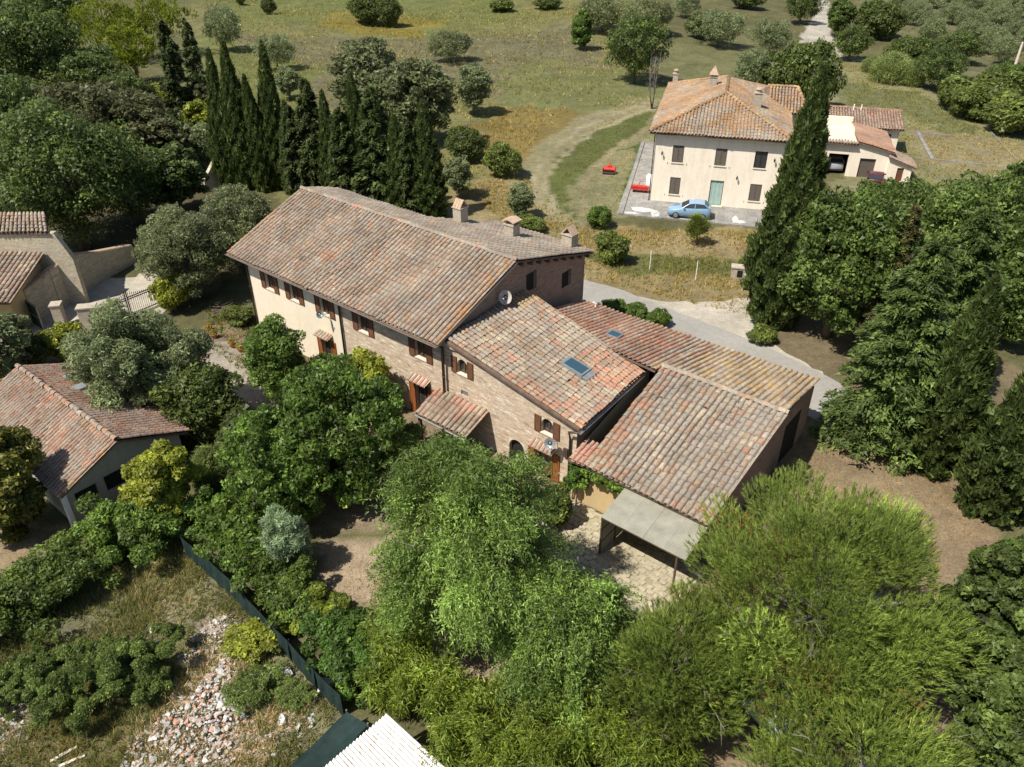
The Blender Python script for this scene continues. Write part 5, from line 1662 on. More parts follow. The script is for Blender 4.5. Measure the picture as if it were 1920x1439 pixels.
def plant_at(kind, base, h, rx, label, cat='tree', name=None, group=None, seed=0, n=None, unique=False, ry=None, rz=None, tr=True, limbs=5):
    """one plant: Empty > trunk, crown. Plants of one kind seen from afar share crown meshes."""
    rr = random.Random(seed * 7 + int(base[0] * 13 + base[1] * 5))
    name = name or {'cypress': 'cypress_tree', 'olive': 'olive_tree', 'duskolive': 'olive_tree', 'oak': 'oak_tree', 'greyoak': 'oak_tree', 'pine': 'pine_tree', 'stonepine': 'pine_tree', 'roundpine': 'pine_tree', 'cedar': 'cedar_tree', 'fir': 'conifer_tree', 'brownfir': 'conifer_tree',
                    'bushy': 'shrub', 'laurel': 'laurel_shrub', 'lime': 'shrub', 'bright': 'shrub', 'scrub': 'shrub', 'tamarisk': 'tamarisk_shrub', 'willow': 'willow_tree', 'reed': 'reed_clump', 'mulberry': 'mulberry_tree'}.get(kind, 'tree')
    o = empty(name, base, rr.uniform(0, 6.28) if rz is None else rz, label, cat, group)
    mat = M['needle'] if kind in NEEDLE else M['leaf']
    global LK
    if unique:
        LK = max(.55, min(1.0, depth(base) / 40)) if kind not in NEEDLE and kind != 'willow' else 1.0
        lv = crown(kind, seed, h, rx, ry, n)
        c = lv.build('crown', mat, o, zmin=.02, tri=True)
        LK = 1.0
        m = MB(); trunk(m, np.random.default_rng(seed), h, .028 * h + .05, 0 if kind == 'scrub' else limbs, rx * (.42 if kind == 'willow' else .72), top=.3 if kind == 'scrub' else .7)
        if tr: m.build('trunk', M[BARK.get(kind, 'bark')], o, smooth=True)
        if kind in ('pine', 'willow', 'mulberry'):                       # bare twigs showing at the crown surface
            r2 = np.random.default_rng(seed + 500)
            for _ in range({'pine': 20, 'willow': 8, 'mulberry': 6}[kind]):
                d = sph(r2, 1, .6)[0]
                q0 = Vector((d[0] * rx * .62, d[1] * rx * .62, h * .5 + d[2] * h * .30))
                q1 = Vector((d[0] * rx * .93, d[1] * rx * .93, h * .5 + d[2] * h * .43 + .1))
                mt = MB(); md = q0.lerp(q1, .5) + Vector(r2.normal(0, .12, 3))
                mt.tube([q0, md, q1], [.022, .014, .005], 5)
                for _k in range(3):
                    f = md.lerp(q1, r2.uniform(0, .8)); mt.tube([f, f + Vector(r2.normal(0, .22, 3)) + (q1 - q0) * .25], [.012, .003], 4)
                mt.build('twig', M['twig'], o)
    else:
        var = rr.randrange(2) if kind in ('olive', 'duskolive', 'oak', 'cypress', 'bushy') else 0
        asp = h / rx
        bk = 0 if kind == 'cypress' else (1.5 if asp < 2.1 else 2.9 if asp < 4 else 5.0)
        key = (kind, var, bk, n)
        if key not in LIB:
            hh = {'cypress': 10.0, 'bushy': 2.2, 'reed': 3.0, 'bright': 2.4, 'lime': 2.4, 'scrub': 2.0, 'laurel': 3.0}.get(kind, 6.0)
            aa = 8.0 if kind == 'cypress' else bk
            lv = crown(kind, 900 + len(LIB), hh, hh / max(aa, .5), None, n, 1.45)
            c = lv.build('crown', mat, o, zmin=.02, tri=True)
            m = MB(); trunk(m, np.random.default_rng(len(LIB)), hh, .022 * hh + .03, 4, hh / aa * .7)
            t = m.build('trunk', M[BARK.get(kind, 'bark')], o, smooth=True)
            LIB[key] = (c.data, t.data, hh, hh / max(aa, .5))
        else:
            for nm, me in (('crown', LIB[key][0]), ('trunk', LIB[key][1])):
                q = bpy.data.objects.new(nm, me); COL.objects.link(q); q.parent = o
        cd, td, hh, rr_ = LIB[key]
        for q in o.children: q.scale = (rx / rr_, rx / rr_, h / hh)
    return o


def plant(kind, u, v, vt, hw, label, **k):
    """surveyed by the photo: base (u, v), top row vt, half width hw pixels"""
    B = G(u, v)
    h = height_at(u, v, vt)
    wide = 1.15 if kind in ('olive', 'duskolive') and not k.get('unique') else 1
    rx = hw * depth((B.x, B.y, h * .5)) / FPX * wide
    if kind not in ('cypress', 'cedar', 'fir', 'brownfir', 'reed'):          # the far side of a wide crown makes its skyline
        lo, hi = 0.5, h
        for _ in range(24):
            m = (lo + hi) / 2
            zc, rz, top = m * .55, m * .45, 1e9
            for q in range(19):
                a = math.pi * q / 36
                yy, zz = B.y + rx * .92 * math.cos(a), zc + rz * math.sin(a)
                top = min(top, 719.5 - FPX * (yy * SP + (zz - CAMH) * CP) / (yy * CP - (zz - CAMH) * SP))
            if top > vt: lo = m
            else: hi = m
        h = max(lo, .45 * h, min(h, rx * .8))
    k.setdefault('cat', 'shrub' if kind in ('bushy', 'bright', 'lime', 'laurel', 'scrub', 'tamarisk') and h < 4 else 'tree')
    if kind == 'reed': k['cat'] = 'reeds'
    B.z = float(rise(B.x, B.y))
    return plant_at(kind, B, h, rx, label, **k)


# --- large single trees near the camera
plant('pine', 1485, 1300, 900, 275, 'huge spreading light green pine filling the lower right', seed=1, unique=True, n=300000, limbs=16)
plant('pine', 1262, 1370, 1110, 150, 'smaller pine crown left of the huge pine, below the carport', seed=2, unique=True, n=125000, limbs=8)
plant('pine', 1570, 1560, 1240, 240, 'pine crown cut by the bottom edge at lower right', seed=3, unique=True, n=120000, limbs=9)
plant('willow', 888, 1195, 826, 186, 'large feathery willow-like tree in front of the brick wing', seed=4, unique=True, n=165000, limbs=9)
plant('willow', 1050, 1300, 1060, 120, 'lower dark feathery tree between the willow-like tree and the pine', seed=29, unique=True, n=70000, limbs=6)
plant('mulberry', 655, 915, 672, 135, 'dark glossy broadleaf tree in the garden before the porch', seed=5, unique=True, n=52000)
plant('mulberry', 540, 965, 770, 108, 'lower broadleaf crown left of the dark garden tree', seed=6, unique=True, n=30000)
plant('olive', 285, 800, 568, 112, 'big silvery olive tree over the shed roof', seed=7, unique=True, n=60000)
plant('laurel', 395, 815, 672, 85, 'dark laurel tree beside the shed and garden path', seed=8, unique=True, n=20000)
plant('duskolive', 365, 560, 388, 92, 'grey olive tree left of the farmhouse roof', seed=9, unique=True, n=44000)
plant('duskolive', 455, 500, 350, 82, 'olive tree touching the left corner of the farmhouse roof', seed=10, unique=True, n=36000)
plant('oak', 160, 465, 192, 150, 'huge dark holm oak towering over the old stone building', seed=11, unique=True, n=40000)
plant('autumn', 40, 1000, 795, 88, 'olive brown bushy oak at the left edge beside the shed', seed=12, unique=True, n=24000)
plant('lime', 325, 985, 822, 66, 'yellow green tree against the shaded shed gable', seed=13, unique=True, n=20000, cat='tree', name='tree')
plant('cypress', 1448, 602, 126, 60, 'very tall old cypress beside the villa', seed=14, unique=True, n=44000)
plant('cedar', 1645, 825, 440, 128, 'broad layered cedar right of the barn', seed=15, unique=True, n=52000)
plant('cedar', 1735, 740, 385, 112, 'second cedar behind the broad layered cedar', seed=16, unique=True, n=55000)
plant('broad', 1550, 630, 348, 122, 'bright broadleaf tree overlapping the tall cypress', seed=17, unique=True, n=40000)
plant('broad', 1640, 510, 335, 100, 'broadleaf tree hiding the foot of the white annexe', seed=18, unique=True, n=28000)
plant('broad', 1790, 570, 325, 135, 'wide broadleaf tree at the right edge below the lawn', seed=19, unique=True, n=38000)
plant('broad', 1900, 640, 395, 115, 'broadleaf crown cut by the right edge above the cypress pair', seed=20, unique=True, n=34000)
plant('broad', 1870, 470, 305, 60, 'tall leafy top rising into the lawn at right edge', seed=21, n=16000)
plant('brownfir', 1640, 660, 385, 48, 'thin brownish conifer between the broadleaf trees', seed=22, unique=True, n=14000)
plant('cypress', 1742, 872, 520, 62, 'leaning dark cypress standing behind the bare brown yard', seed=23, unique=True, n=30000)
plant('cypress', 1862, 955, 620, 74, 'stout cypress at the right edge of the brown yard', seed=24, unique=True, n=34000)
plant('oak', 1822, 1300, 985, 112, 'dark green oak right of the huge pine', seed=25, unique=True, n=34000)
plant('oak', 1850, 1480, 1170, 125, 'dark oak in the lower right corner', seed=26, unique=True, n=26000)
plant('bright', 1815, 905, 820, 34, 'bright ivy bush between the two yard cypresses', seed=27)
plant('cedar', 1918, 960, 760, 60, 'cedar bough at the right edge beyond the yard', seed=28, n=16000)

# --- garden shrubs
plant('bright', 533, 757, 592, 66, 'round bushy tree in front of the cream wall', seed=31, unique=True, n=24000, cat='tree', name='tree')
plant('bright', 613, 742, 665, 46, 'green shrub below the small canopied door', seed=32, n=9000)
plant('lime', 690, 775, 655, 56, 'pale climbing shrub with bare twigs on the stone wall', seed=33, unique=True, n=9000)
plant('bright', 845, 865, 815, 24, 'small green bush at the foot of the porch', seed=34)
plant('bushy', 1040, 985, 905, 32, 'grey green bush beside the open red shutter', seed=35)
plant('laurel', 480, 895, 762, 62, 'feathery green shrub between laurel and yellow tree', seed=36)
plant('reed', 405, 925, 838, 34, 'pale pampas grass clump beside the yellow green tree', seed=37, name='pampas_grass')
plant('tamarisk', 548, 1072, 948, 50, 'blue green feathery shrub by the bare garden soil', seed=38, unique=True, n=15000)
plant('lime', 330, 582, 505, 40, 'yellow green bush right of the iron gate', seed=39, n=8000)
plant('bushy', 448, 607, 570, 32, 'low bush near the left corner of the cream wall', seed=40)
plant('lime', 135, 672, 600, 42, 'bright leafy shrub in front of the gate pillar', seed=41, n=8000)
plant('laurel', 65, 690, 622, 42, 'dark shrub between olive and bright gate shrub', seed=42)
plant('olive', 22, 715, 578, 58, 'small olive tree cut by the left edge', seed=43, n=16000)
plant('reed', 1488, 905, 862, 22, 'spiky pale agave at the barn corner', seed=44, name='agave', n=700)
plant('bushy', 1428, 642, 607, 28, 'grassy bush on the corner of the gravel turnout', seed=45)
plant('roundpine', 1305, 460, 398, 25, 'small round pine in front of the blue car', seed=46, n=26000)
plant('scrub', 185, 1300, 1170, 128, 'tall dark green weed thicket in the rubble lot', seed=47, unique=True, n=42000, cat='shrub')
plant('scrub', 60, 1290, 1215, 85, 'grey green weed thicket at the left of the rubble lot', seed=48, unique=True, n=20000, cat='shrub')
plant('scrub', 285, 1290, 1225, 50, 'shaded weed clump right of the tall thicket', seed=49, n=12000, cat='shrub')
plant('lime', 480, 1215, 1165, 55, 'light green weeds beside the net fence', seed=50, n=8000)
plant('scrub', 480, 1300, 1255, 55, 'brown green weeds near the white broken blocks', seed=51, n=12000)
plant('scrub', 550, 1310, 1270, 40, 'low weeds against the lower net fence', seed=52, n=12000)
for k, (u, v, w) in enumerate(((1150, 592, 28), (1190, 600, 30), (1232, 612, 24))):
    plant('bright', u, v, v - 34, w, ['leafy bush behind the red tiled roof nearest the chimneys', 'middle leafy bush behind the red tiled roof', 'leafy bush behind the ochre tiled roof by the road'][k], seed=53 + k)

# --- hedges and thickets made of many shoots: one plant mass each
def hedge(name, px, hgt, wid, label, base, alt, n, seed, cat='hedge', leaf=(.13, .085), kind=None):
    rng = np.random.default_rng(seed)
    P = [G(u, v) for u, v in px]
    C, R = [], []
    for a, b in zip(P[:-1], P[1:]):
        k = int((b - a).length * 42)
        for i in range(k):
            p = a.lerp(b, rng.uniform(0, 1))
            w = wid * rng.uniform(.75, 1.2)
            r = rng.uniform(.2, .36) * wid
            C.append((p.x + rng.normal(0, .42) * w, p.y + rng.normal(0, .42) * w, rng.uniform(.25, 1.0) ** .6 * hgt * rng.uniform(.75, 1.08) - r * .5)); R.append(r)
    o0 = P[0]
    C = np.array(C) - [o0.x, o0.y, 0]
    C[:, 2] = np.maximum(C[:, 2], .15)
    lv = leafy(rng, C, np.array(R), int(n * 1.5), leaf[0], leaf[1], base, alt, .26)
    o = empty(name, o0, 0, label, cat)
    lv.build('foliage', M['leaf'], o, zmin=.02, tri=True)
    for i in range(0, len(C), 14):
        part('stem', M['bark'], o, lambda m: m.tube([(C[i][0] * .9, C[i][1] * .9, -.05), (C[i][0] * .9 + .03, C[i][1] * .9, max(.12, C[i][2] * .6))], [.05, .02], 5))
    return o


hedge('hedge', [(402, 985), (447, 1040), (492, 1085)], 2.0, 1.15, 'fresh green hedge along the upper net fence', MIDG, MIDG2, 17000, 61)
hedge('hedge', [(492, 1085), (552, 1150), (592, 1185)], 1.7, 1.1, 'loose dark hedge beside the middle net fence', (0.048, 0.084, 0.022), (0.095, 0.135, 0.03), 16000, 62)
hedge('hedge', [(602, 1178), (628, 1205)], 1.8, 1.1, 'yellow tinged hedge shrub by the garden soil', (0.075, 0.11, 0.02), (0.15, 0.165, 0.024), 10000, 63)
hedge('hedge', [(618, 1210), (668, 1260), (705, 1292)], 1.9, 1.25, 'dense green hedge at the lower end of the net fence', (0.04, 0.085, 0.02), (0.08, 0.135, 0.03), 19000, 64)
hedge('hedge', [(325, 1020), (265, 1020), (215, 1045)], 2.2, 1.5, 'bright hedge in front of the shed gable', (0.055, 0.10, 0.024), (0.11, 0.17, 0.036), 20000, 65)
hedge('hedge', [(180, 1075), (110, 1110), (40, 1165), (-30, 1200)], 1.9, 1.5, 'darker hedge bounding the rubble lot at left', (0.045, 0.072, 0.022), (0.09, 0.12, 0.034), 22000, 66)
hedge('ivy', [(1068, 935), (1086, 950)], 2.3, .33, 'dark ivy mound climbing the left corner of the barn', (0.035, 0.075, 0.018), (0.075, 0.13, 0.03), 8000, 67, 'ivy', (.14, .11))


def wall_ivy():
    rng = np.random.default_rng(5)
    n = 90
    s = rng.uniform(24.9, 27.1, n)
    C = np.stack([s - 24.9, rng.uniform(-.05, .2, n), 2.42 - rng.uniform(0, 1, n) * (.75 - .1 * np.sin(s * 3)) * np.where(s < 25.2, 1.6, .75)], 1)
    o = empty('ivy', AW(24.9, 0), AR, 'bright ivy hanging below the barn eave over the ochre wall', 'ivy')
    leafy(rng, C, np.full(n, .19), 5200, .13, .10, (0.06, 0.11, 0.022), (0.115, 0.17, 0.035), .22).build('foliage', M['leaf'], o)


wall_ivy()


def bamboo():
    """yellow green thicket of arching canes at bottom centre"""
    spots = [((735, 1240), .8, 2.6), ((800, 1300), 1.0, 3.0), ((745, 1330), .9, 2.6), ((850, 1390), 1.0, 3.0), ((950, 1440), 1.1, 3.4), ((1060, 1440), 1.0, 3.2), ((1120, 1380), .9, 3.0), ((880, 1480), 1.1, 3.2), ((1010, 1520), 1.1, 3.4), ((1150, 1500), 1.0, 3.2), ((1240, 1460), .9, 2.6), ((770, 1180), .7, 2.2)]
    lab = ['left of the bare soil edge', 'in the middle left of the bottom thicket', 'beside the white corrugated roof', 'behind the white corrugated roof corner', 'at the bottom centre', 'right of bottom centre', 'below the feathery tree at right', 'cut by the bottom edge near the white roof', 'cut by the bottom edge at centre', 'cut by the bottom edge before the pine', 'at the left foot of the pine', 'nearest the bare garden soil']
    for k, ((u, v), r, h) in enumerate(spots):
        rng = np.random.default_rng(70 + k)
        B = G(u, v)
        o = empty('bamboo_clump', B, 0, 'yellow green bamboo clump ' + lab[k], 'bamboo', 'bamboo clumps at the bottom of the garden')
        lv = Leaves(); m = MB()
        for c in range(16):
            a = rng.uniform(0, 6.28); b0 = np.array([math.cos(a), math.sin(a), 0]) * r * rng.uniform(0, .6)
            d = np.array([math.cos(a), math.sin(a), 0]) * r * rng.uniform(.2, .9)
            hh = h * rng.uniform(.7, 1.05)
            pts = [b0 + d * q ** 2 + np.array([0, 0, hh * (q - .12 * q ** 3)]) for q in (0, .35, .7, 1)]
            m.tube([tuple(p) for p in pts], [.025, .02, .014, .005], 5)
            n = 700
            q = rng.uniform(.22, 1, n)
            P = b0 + d * (q ** 2)[:, None] + np.stack([np.zeros(n), np.zeros(n), hh * (q - .12 * q ** 3)], 1)
            ou = sph(rng, n, -.1)
            P = P + ou * (rng.uniform(.05, .5, n))[:, None]
            D = ou * .8 + [0, 0, -.35] + rng.normal(0, .3, (n, 3))
            lv.add(P, D, rng.normal(size=(n, 3)) + [0, 0, .8], .17 * rng.uniform(.7, 1.4, n), .042, tint(rng, n, (0.075, 0.118, 0.022), (0.165, 0.195, 0.034), np.exp(rng.normal(0, .2)), .25))
        lv.build('foliage', M['leaf'], o, zmin=.02, tri=True)
        m.build('canes', M['bark_pale'], o, smooth=True)


bamboo()

# --- woods at upper left
for row in (
    ('greyoak', 205, 330, 150, 135, 'grey green oak behind the huge dark oak', 26000),
    ('oak', 40, 330, 130, 95, 'dark oak at the left edge behind the stone building', 16000),
    ('oak', 60, 190, 5, 105, 'dark oak in the top left corner', 16000),
    ('oak', 170, 190, 85, 80, 'dark oak in front of the bright pines', 16000),
    ('oak', 100, 110, -30, 80, 'oak behind the top left corner oak', 16000),
    ('stonepine', 215, 120, -15, 70, 'left one of the bright yellow green pines at top left', 26000),
    ('stonepine', 310, 105, -20, 62, 'right one of the bright yellow green pines at top left', 26000),
    ('stonepine', 262, 160, 40, 50, 'lower bright pine between the dark oaks', 26000),
    ('greyoak', 312, 345, 212, 62, 'dusky oak left of the cypress row', 16000),
    ('greyoak', 275, 300, 175, 70, 'dusky oak behind the huge dark holm oak, nearer the cypresses', 16000),
    ('fir', 348, 245, 40, 36, 'thin ragged conifer left of the cypress row', 9000),
    ('fir', 378, 190, 35, 26, 'small ragged conifer above the cypress row', 9000),
    ('lime', 312, 228, 150, 36, 'bright shrub in the gap between the oaks', 8000),
    ('lime', 392, 280, 185, 36, 'light green shrub just left of the first cypress', 8000),
    ('olive', 385, 330, 230, 32, 'pale olive tree in the shade by the broken wall', 12000),
    ('oak', 255, 250, 130, 62, 'dark oak filling the wood below the bright pines', 16000),
    ('oak', 345, 330, 215, 42, 'dark oak close to the first cypress', 16000),
    ('greyoak', 390, 240, 150, 34, 'dusky tree above the first cypress', 16000),
    ('oak', 20, 110, -20, 70, 'oak cut by the top left corner', 16000),
    ('oak', 250, 420, 270, 75, 'dark oak overhanging the garden wall', 16000),
    ('oak', 340, 400, 270, 60, 'shadowy oak at the head of the gravel drive', 16000),
):
    plant(*row[:6], seed=len(row[5]), n=row[6])

# --- cypress row behind the farmhouse
for k, (tu, tv, bu, bv, hw, what) in enumerate((
    (405, 95, 432, 352, 25, 'first cypress of the row, at its left end'), (442, 75, 465, 352, 27, 'tallest cypress, second in the row from the left'),
    (482, 138, 500, 357, 26, 'third cypress of the row, lower and darker'), (500, 82, 524, 352, 26, 'fourth cypress of the row, thin pointed tip'),
    (543, 187, 560, 362, 24, 'short fifth cypress of the row above the roof corner'), (615, 163, 632, 382, 26, 'slim seventh cypress behind the roof ridge'),
    (675, 140, 688, 388, 26, 'thin cypress in front of the grey olives'), (740, 213, 755, 405, 31, 'dark cypress second from the right end of the row'),
    (797, 187, 807, 412, 34, 'last cypress of the row nearest the chimneys'))):
    cy = plant('cypress', bu, bv, tv + (k * 37 % 11) - 4, hw * (1 + .1 * math.sin(k * 2.3)), what, seed=80 + k, n=16000)
    cy.rotation_euler = (.035 * math.sin(k * 1.7), .035 * math.cos(k * 2.9), k * 1.3)
for k, (bu, bv, tv, hw, what) in enumerate(((600, 375, 150, 42, 'broad dark conifer sixth in the cypress row'), (715, 398, 168, 52, 'wide conifer with sweeping boughs behind the roof'), (655, 392, 205, 44, 'shaded conifer between the slim cypresses'), (565, 372, 200, 36, 'ragged conifer just left of the broad dark one'), (775, 412, 225, 34, 'ragged conifer between the last two cypresses'))):
    plant('fir', bu, bv, tv, hw, what, seed=90 + k, n=16000)

# --- trees and shrubs of the dry field
for row in (
    ('olive', 425, 95, 5, 36, 'olive tree at the upper end of the cypress row'), ('olive', 522, 135, 65, 33, 'round olive behind the tall cypresses'),
    ('olive', 545, 190, 128, 24, 'small pale olive right of the tall cypresses'), ('duskolive', 690, 240, 72, 56, 'big grey olive behind the middle of the cypress row'),
    ('duskolive', 795, 272, 108, 58, 'big grey olive above the last cypress'), ('duskolive', 735, 270, 130, 50, 'grey olive between the two big ones'),
    ('duskolive', 845, 115, 55, 42, 'round olive bush alone in the dry field'), ('olive', 888, 214, 118, 34, 'olive tree with a dark shadow on the dry field'),
    ('laurel', 872, 300, 238, 42, 'dark green shrub right of the last cypress'), ('bushy', 942, 330, 264, 39, 'round light green shrub beside the mown track'),
    ('olive', 862, 372, 292, 27, 'thin young olive behind the left chimney'), ('olive', 975, 410, 346, 26, 'little olive tree above the middle chimney'),
    ('bushy', 1145, 492, 430, 36, 'dense round bush right of the chimneys'), ('bright', 1125, 428, 386, 26, 'wild green bush beside the mown bend'),
    ('bushy', 990, 430, 402, 34, 'low scrub behind the chimneys'), ('laurel', 690, 36, -25, 40, 'dark thicket at the top edge, left half'), ('laurel', 728, 40, -20, 26, 'dark thicket at the top edge, right half'),
    ('laurel', 506, 26, -6, 14, 'small dark bush near the top edge of the field'), ('laurel', 452, 11, -8, 10, 'tiny bush at the very top left of the field'), ('bushy', 940, 12, -14, 28, 'bush at the top edge above the dry field'),
    ('laurel', 1025, 10, -14, 26, 'dark bush at the top edge right of centre'), ('bright', 1088, 92, 18, 24, 'slender green tree in the field left of the big dark tree'),
    ('duskolive', 1128, 62, -8, 46, 'olive behind the slender green tree'), ('oak', 1188, 153, 22, 62, 'big dark round tree behind the villa, left side'),
    ('duskolive', 1210, 70, -5, 48, 'olive above the big dark round tree'), ('olive', 1345, 82, 12, 44, 'bushy olive above the villa roof'), ('olive', 1285, 35, -12, 26, 'small olive at the top edge above the villa'),
    ('laurel', 1310, 70, 20, 26, 'dark shrub left of the bushy olive'), ('olive', 1442, 95, 25, 34, 'pale olive above the villa, right side'), ('olive', 1405, 170, 88, 36, 'pale wispy olive close behind the villa roof'),
    ('laurel', 1500, 205, 75, 62, 'dense dark laurel mass behind the villa'), ('laurel', 1440, 170, 95, 45, 'laurel growing just behind the villa ridge'), ('oak', 1500, 40, -30, 34, 'dark tree beside the far gravel track, left'),
    ('laurel', 1400, 18, -20, 30, 'dark bush at the top edge beyond the olives'),
    ('oak', 1592, 106, 38, 38, 'oak standing on the bend of the far track'), ('broad', 1570, 62, -15, 26, 'tree at the right side of the far track'), ('laurel', 1640, 65, -5, 50, 'thicket right of the far track'),
    ('laurel', 1702, 132, 62, 45, 'dark round tree above the reeds'), ('oak', 1757, 168, 82, 48, 'large dark tree at the edge of the lawn'), ('oak', 1790, 115, 52, 48, 'tree in front of the olive grove'),
    ('broad', 1890, 178, 115, 48, 'bush at the right edge below the grove'), ('bushy', 1795, 200, 140, 50, 'light green thicket bordering the lawn, upper part'), ('bushy', 1838, 225, 155, 58, 'light green thicket bordering the lawn, middle'),
    ('bushy', 1895, 250, 175, 60, 'light green thicket bordering the lawn, lower end'), ('bushy', 1865, 195, 130, 55, 'thicket behind the lawn border'),
    ('reed', 1668, 150, 92, 40, 'tall pale cane clump left of the lawn border'), ('reed', 1636, 130, 100, 22, 'smaller cane clump near the track bend'), ('reed', 1805, 215, 165, 26, 'cane clump in the middle of the lawn border'), ('reed', 1710, 158, 112, 22, 'cane clump under the dark round tree'),
    ('bushy', 1395, 505, 478, 14, 'dry bush beside the small stone box'), ('olive', 1560, 240, 215, 6, 'tiny plant on the annexe terrace'),
):
    if row[5].startswith('tiny plant'): continue
    plant(*row, seed=len(row[5]) + int(row[1]), n={'olive': 12000, 'duskolive': 12000, 'oak': 14000}.get(row[0]))

# --- olive grove at the top right: rows running away from the camera
gi = 0
g0, gx, gy = G(1735, 60), Vector((7.2, 1.2, 0)), Vector((2.2, 8.5, 0))
for i in range(-4, 13):
    for j in range(-3, 14):
        p = g0 + gx * i + gy * j
        rr = random.Random(i * 50 + j)
        p += Vector((rr.uniform(-.7, .7), rr.uniform(-.7, .7), 0))
        d = depth(p)
        u, v = 960 + FPX * p.x / d, 719.5 - FPX * (p.y * SP - CAMH * CP) / d
        if not (1650 + max(0, 40 - v) * .2 < u < 1960 and -70 < v < 150): continue
        if v > 70 + (u - 1700) * .33: continue
        p.z = float(rise(p.x, p.y))
        plant_at('olive', p, rr.uniform(3.4, 4.5), rr.uniform(2.2, 2.9), 'small olive tree in the planted rows of the hillside grove', group='olive grove rows', n=12000, seed=gi % 2)
        gi += 1


def bare_tree():
    rng = np.random.default_rng(3)
    B = G(1222, 205)
    o = empty('bare_tree', B, 0, 'leafless pale tree with thin trunks left of the villa', 'tree')
    h = height_at(1222, 205, 78)
    m, tw = MB(), MB()
    for k in range(3):
        a = rng.uniform(0, 6.28)
        tip = Vector((math.cos(a) * .8, math.sin(a) * .8, h * rng.uniform(.8, 1)))
        pts = [Vector((0, 0, -.1)) + tip * q + Vector((rng.normal(0, .08), rng.normal(0, .08), 0)) * (q > 0) for q in (0, .3, .6, 1)]
        m.tube(pts, [.09, .07, .045, .012], 6)
        for j in range(14):
            q = rng.uniform(.35, .98); i = int(q * 3); p = pts[i].lerp(pts[min(i + 1, 3)], q * 3 - i)
            b = rng.uniform(0, 6.28); ln = rng.uniform(.5, 1.4)
            e = p + Vector((math.cos(b) * ln * .6, math.sin(b) * ln * .6, ln * .8))
            tw.tube([p, p.lerp(e, .5) + Vector((0, 0, .08)), e], [.03, .018, .005], 4)
            for _ in range(3):
                f = p.lerp(e, rng.uniform(.4, .9)); g = f + Vector((rng.normal(0, .3), rng.normal(0, .3), rng.uniform(.2, .5)))
                tw.tube([f, g], [.012, .004], 3)
    m.build('trunk', M['bark_pale'], o, smooth=True)
    tw.build('branches', M['bark_pale'], o)


bare_tree()


# --- grasses and weeds: nobody could count the blades
def tufts(name, px, n, hgt, wid, label, k=5, bright=1.0, seed=0, alt=None, pa=0.0):
    rng = np.random.default_rng(seed)
    poly = wpoly(px)
    xs, ys = [p[0] for p in poly], [p[1] for p in poly]
    X = rng.uniform(min(xs), max(xs), n * 3); Y = rng.uniform(min(ys), max(ys), n * 3)
    dens = vnoise(X, Y, max(1.0, (max(xs) - min(xs)) / 14), seed + 50)
    ok = inpoly(X, Y, poly) & (dens > rng.uniform(.05, .75, n * 3))
    X, Y = X[ok][:n], Y[ok][:n]
    n = len(X)
    c = ground_color(X, Y) * bright
    if alt is not None:
        t = (rng.uniform(0, 1, n) < pa)[:, None]
        c = np.where(t, np.array(alt), c)
    B = np.stack([X, Y, rise(X, Y)], 1)
    P = np.repeat(B, k, 0) + rng.normal(0, wid * 1.2, (n * k, 3)) * [1, 1, 0]
    D = rng.normal(0, .55, (n * k, 3)) + [0, 0, 1.0]
    D = unit(D); D[:, 2] = np.abs(D[:, 2])
    L = hgt * rng.uniform(.5, 1.3, n * k)
    P += D * (L * .45)[:, None]
    lv = Leaves()
    lv.add(P, D, rng.normal(size=(n * k, 3)), L, wid * rng.uniform(.6, 1.3, n * k), np.repeat(c, k, 0) * np.exp(rng.normal(0, .22, n * k))[:, None])
    o = lv.build(name, M['grass'], tri=True)
    return tag(o, label, None, None, 'stuff')


tufts('dry_grass', [(380, -40), (1250, -40), (1240, 190), (1050, 215), (930, 340), (840, 340), (560, 300), (390, 260)], 17000, .42, .09, 'dry golden grass of the field', 4, 1.15, 1, (0.30, 0.26, 0.12), .18)
tufts('dry_grass', [(850, 350), (980, 330), (1090, 430), (1430, 435), (1430, 600), (1260, 560), (1090, 520), (980, 440)], 6500, .30, .06, 'straw coloured grass below the villa', 4, 1.15, 2, (0.12, 0.135, 0.045), .2)
tufts('lawn_grass', [(1180, 180), (1235, 190), (1205, 400), (1090, 420), (1040, 380), (1050, 300)], 2500, .16, .05, 'mown green grass beside the villa terrace', 4, 1.1, 3)
tufts('lawn_grass', [(1560, 100), (1680, 140), (1860, 250), (1930, 265), (1930, 330), (1720, 360), (1600, 220)], 6000, .2, .07, 'thin grass of the lawn behind the annexe', 4, 1.1, 4)
tufts('weeds', [(-100, 1100), (250, 1060), (345, 1010), (640, 1320), (560, 1500), (-100, 1500)], 13000, .34, .035, 'dry weeds covering the rubble lot', 5, 1.1, 5, (0.095, 0.118, 0.045), .5)
tufts('dry_grass', [(1480, 810), (1540, 790), (1780, 890), (1880, 1010), (1700, 1030), (1500, 930)], 1600, .08, .03, 'short dead grass on the brown yard', 4, 1.2, 6)
tufts('weeds', [(390, 590), (480, 600), (560, 720), (480, 720), (380, 640)], 350, .3, .06, 'flower bed plants along the cream wall', 6, 1.0, 7, (0.09, 0.12, 0.03), .6)
tufts('weeds', [(560, 1010), (760, 1090), (720, 1190), (640, 1130)], 500, .07, .03, 'sparse dry blades on the bare garden soil', 3, 1.1, 8)
tufts('weeds', [(1640, -40), (1960, -40), (1960, 150), (1800, 110), (1690, 70)], 2500, .4, .12, 'rough grass between the olive rows', 4, 1.1, 9)

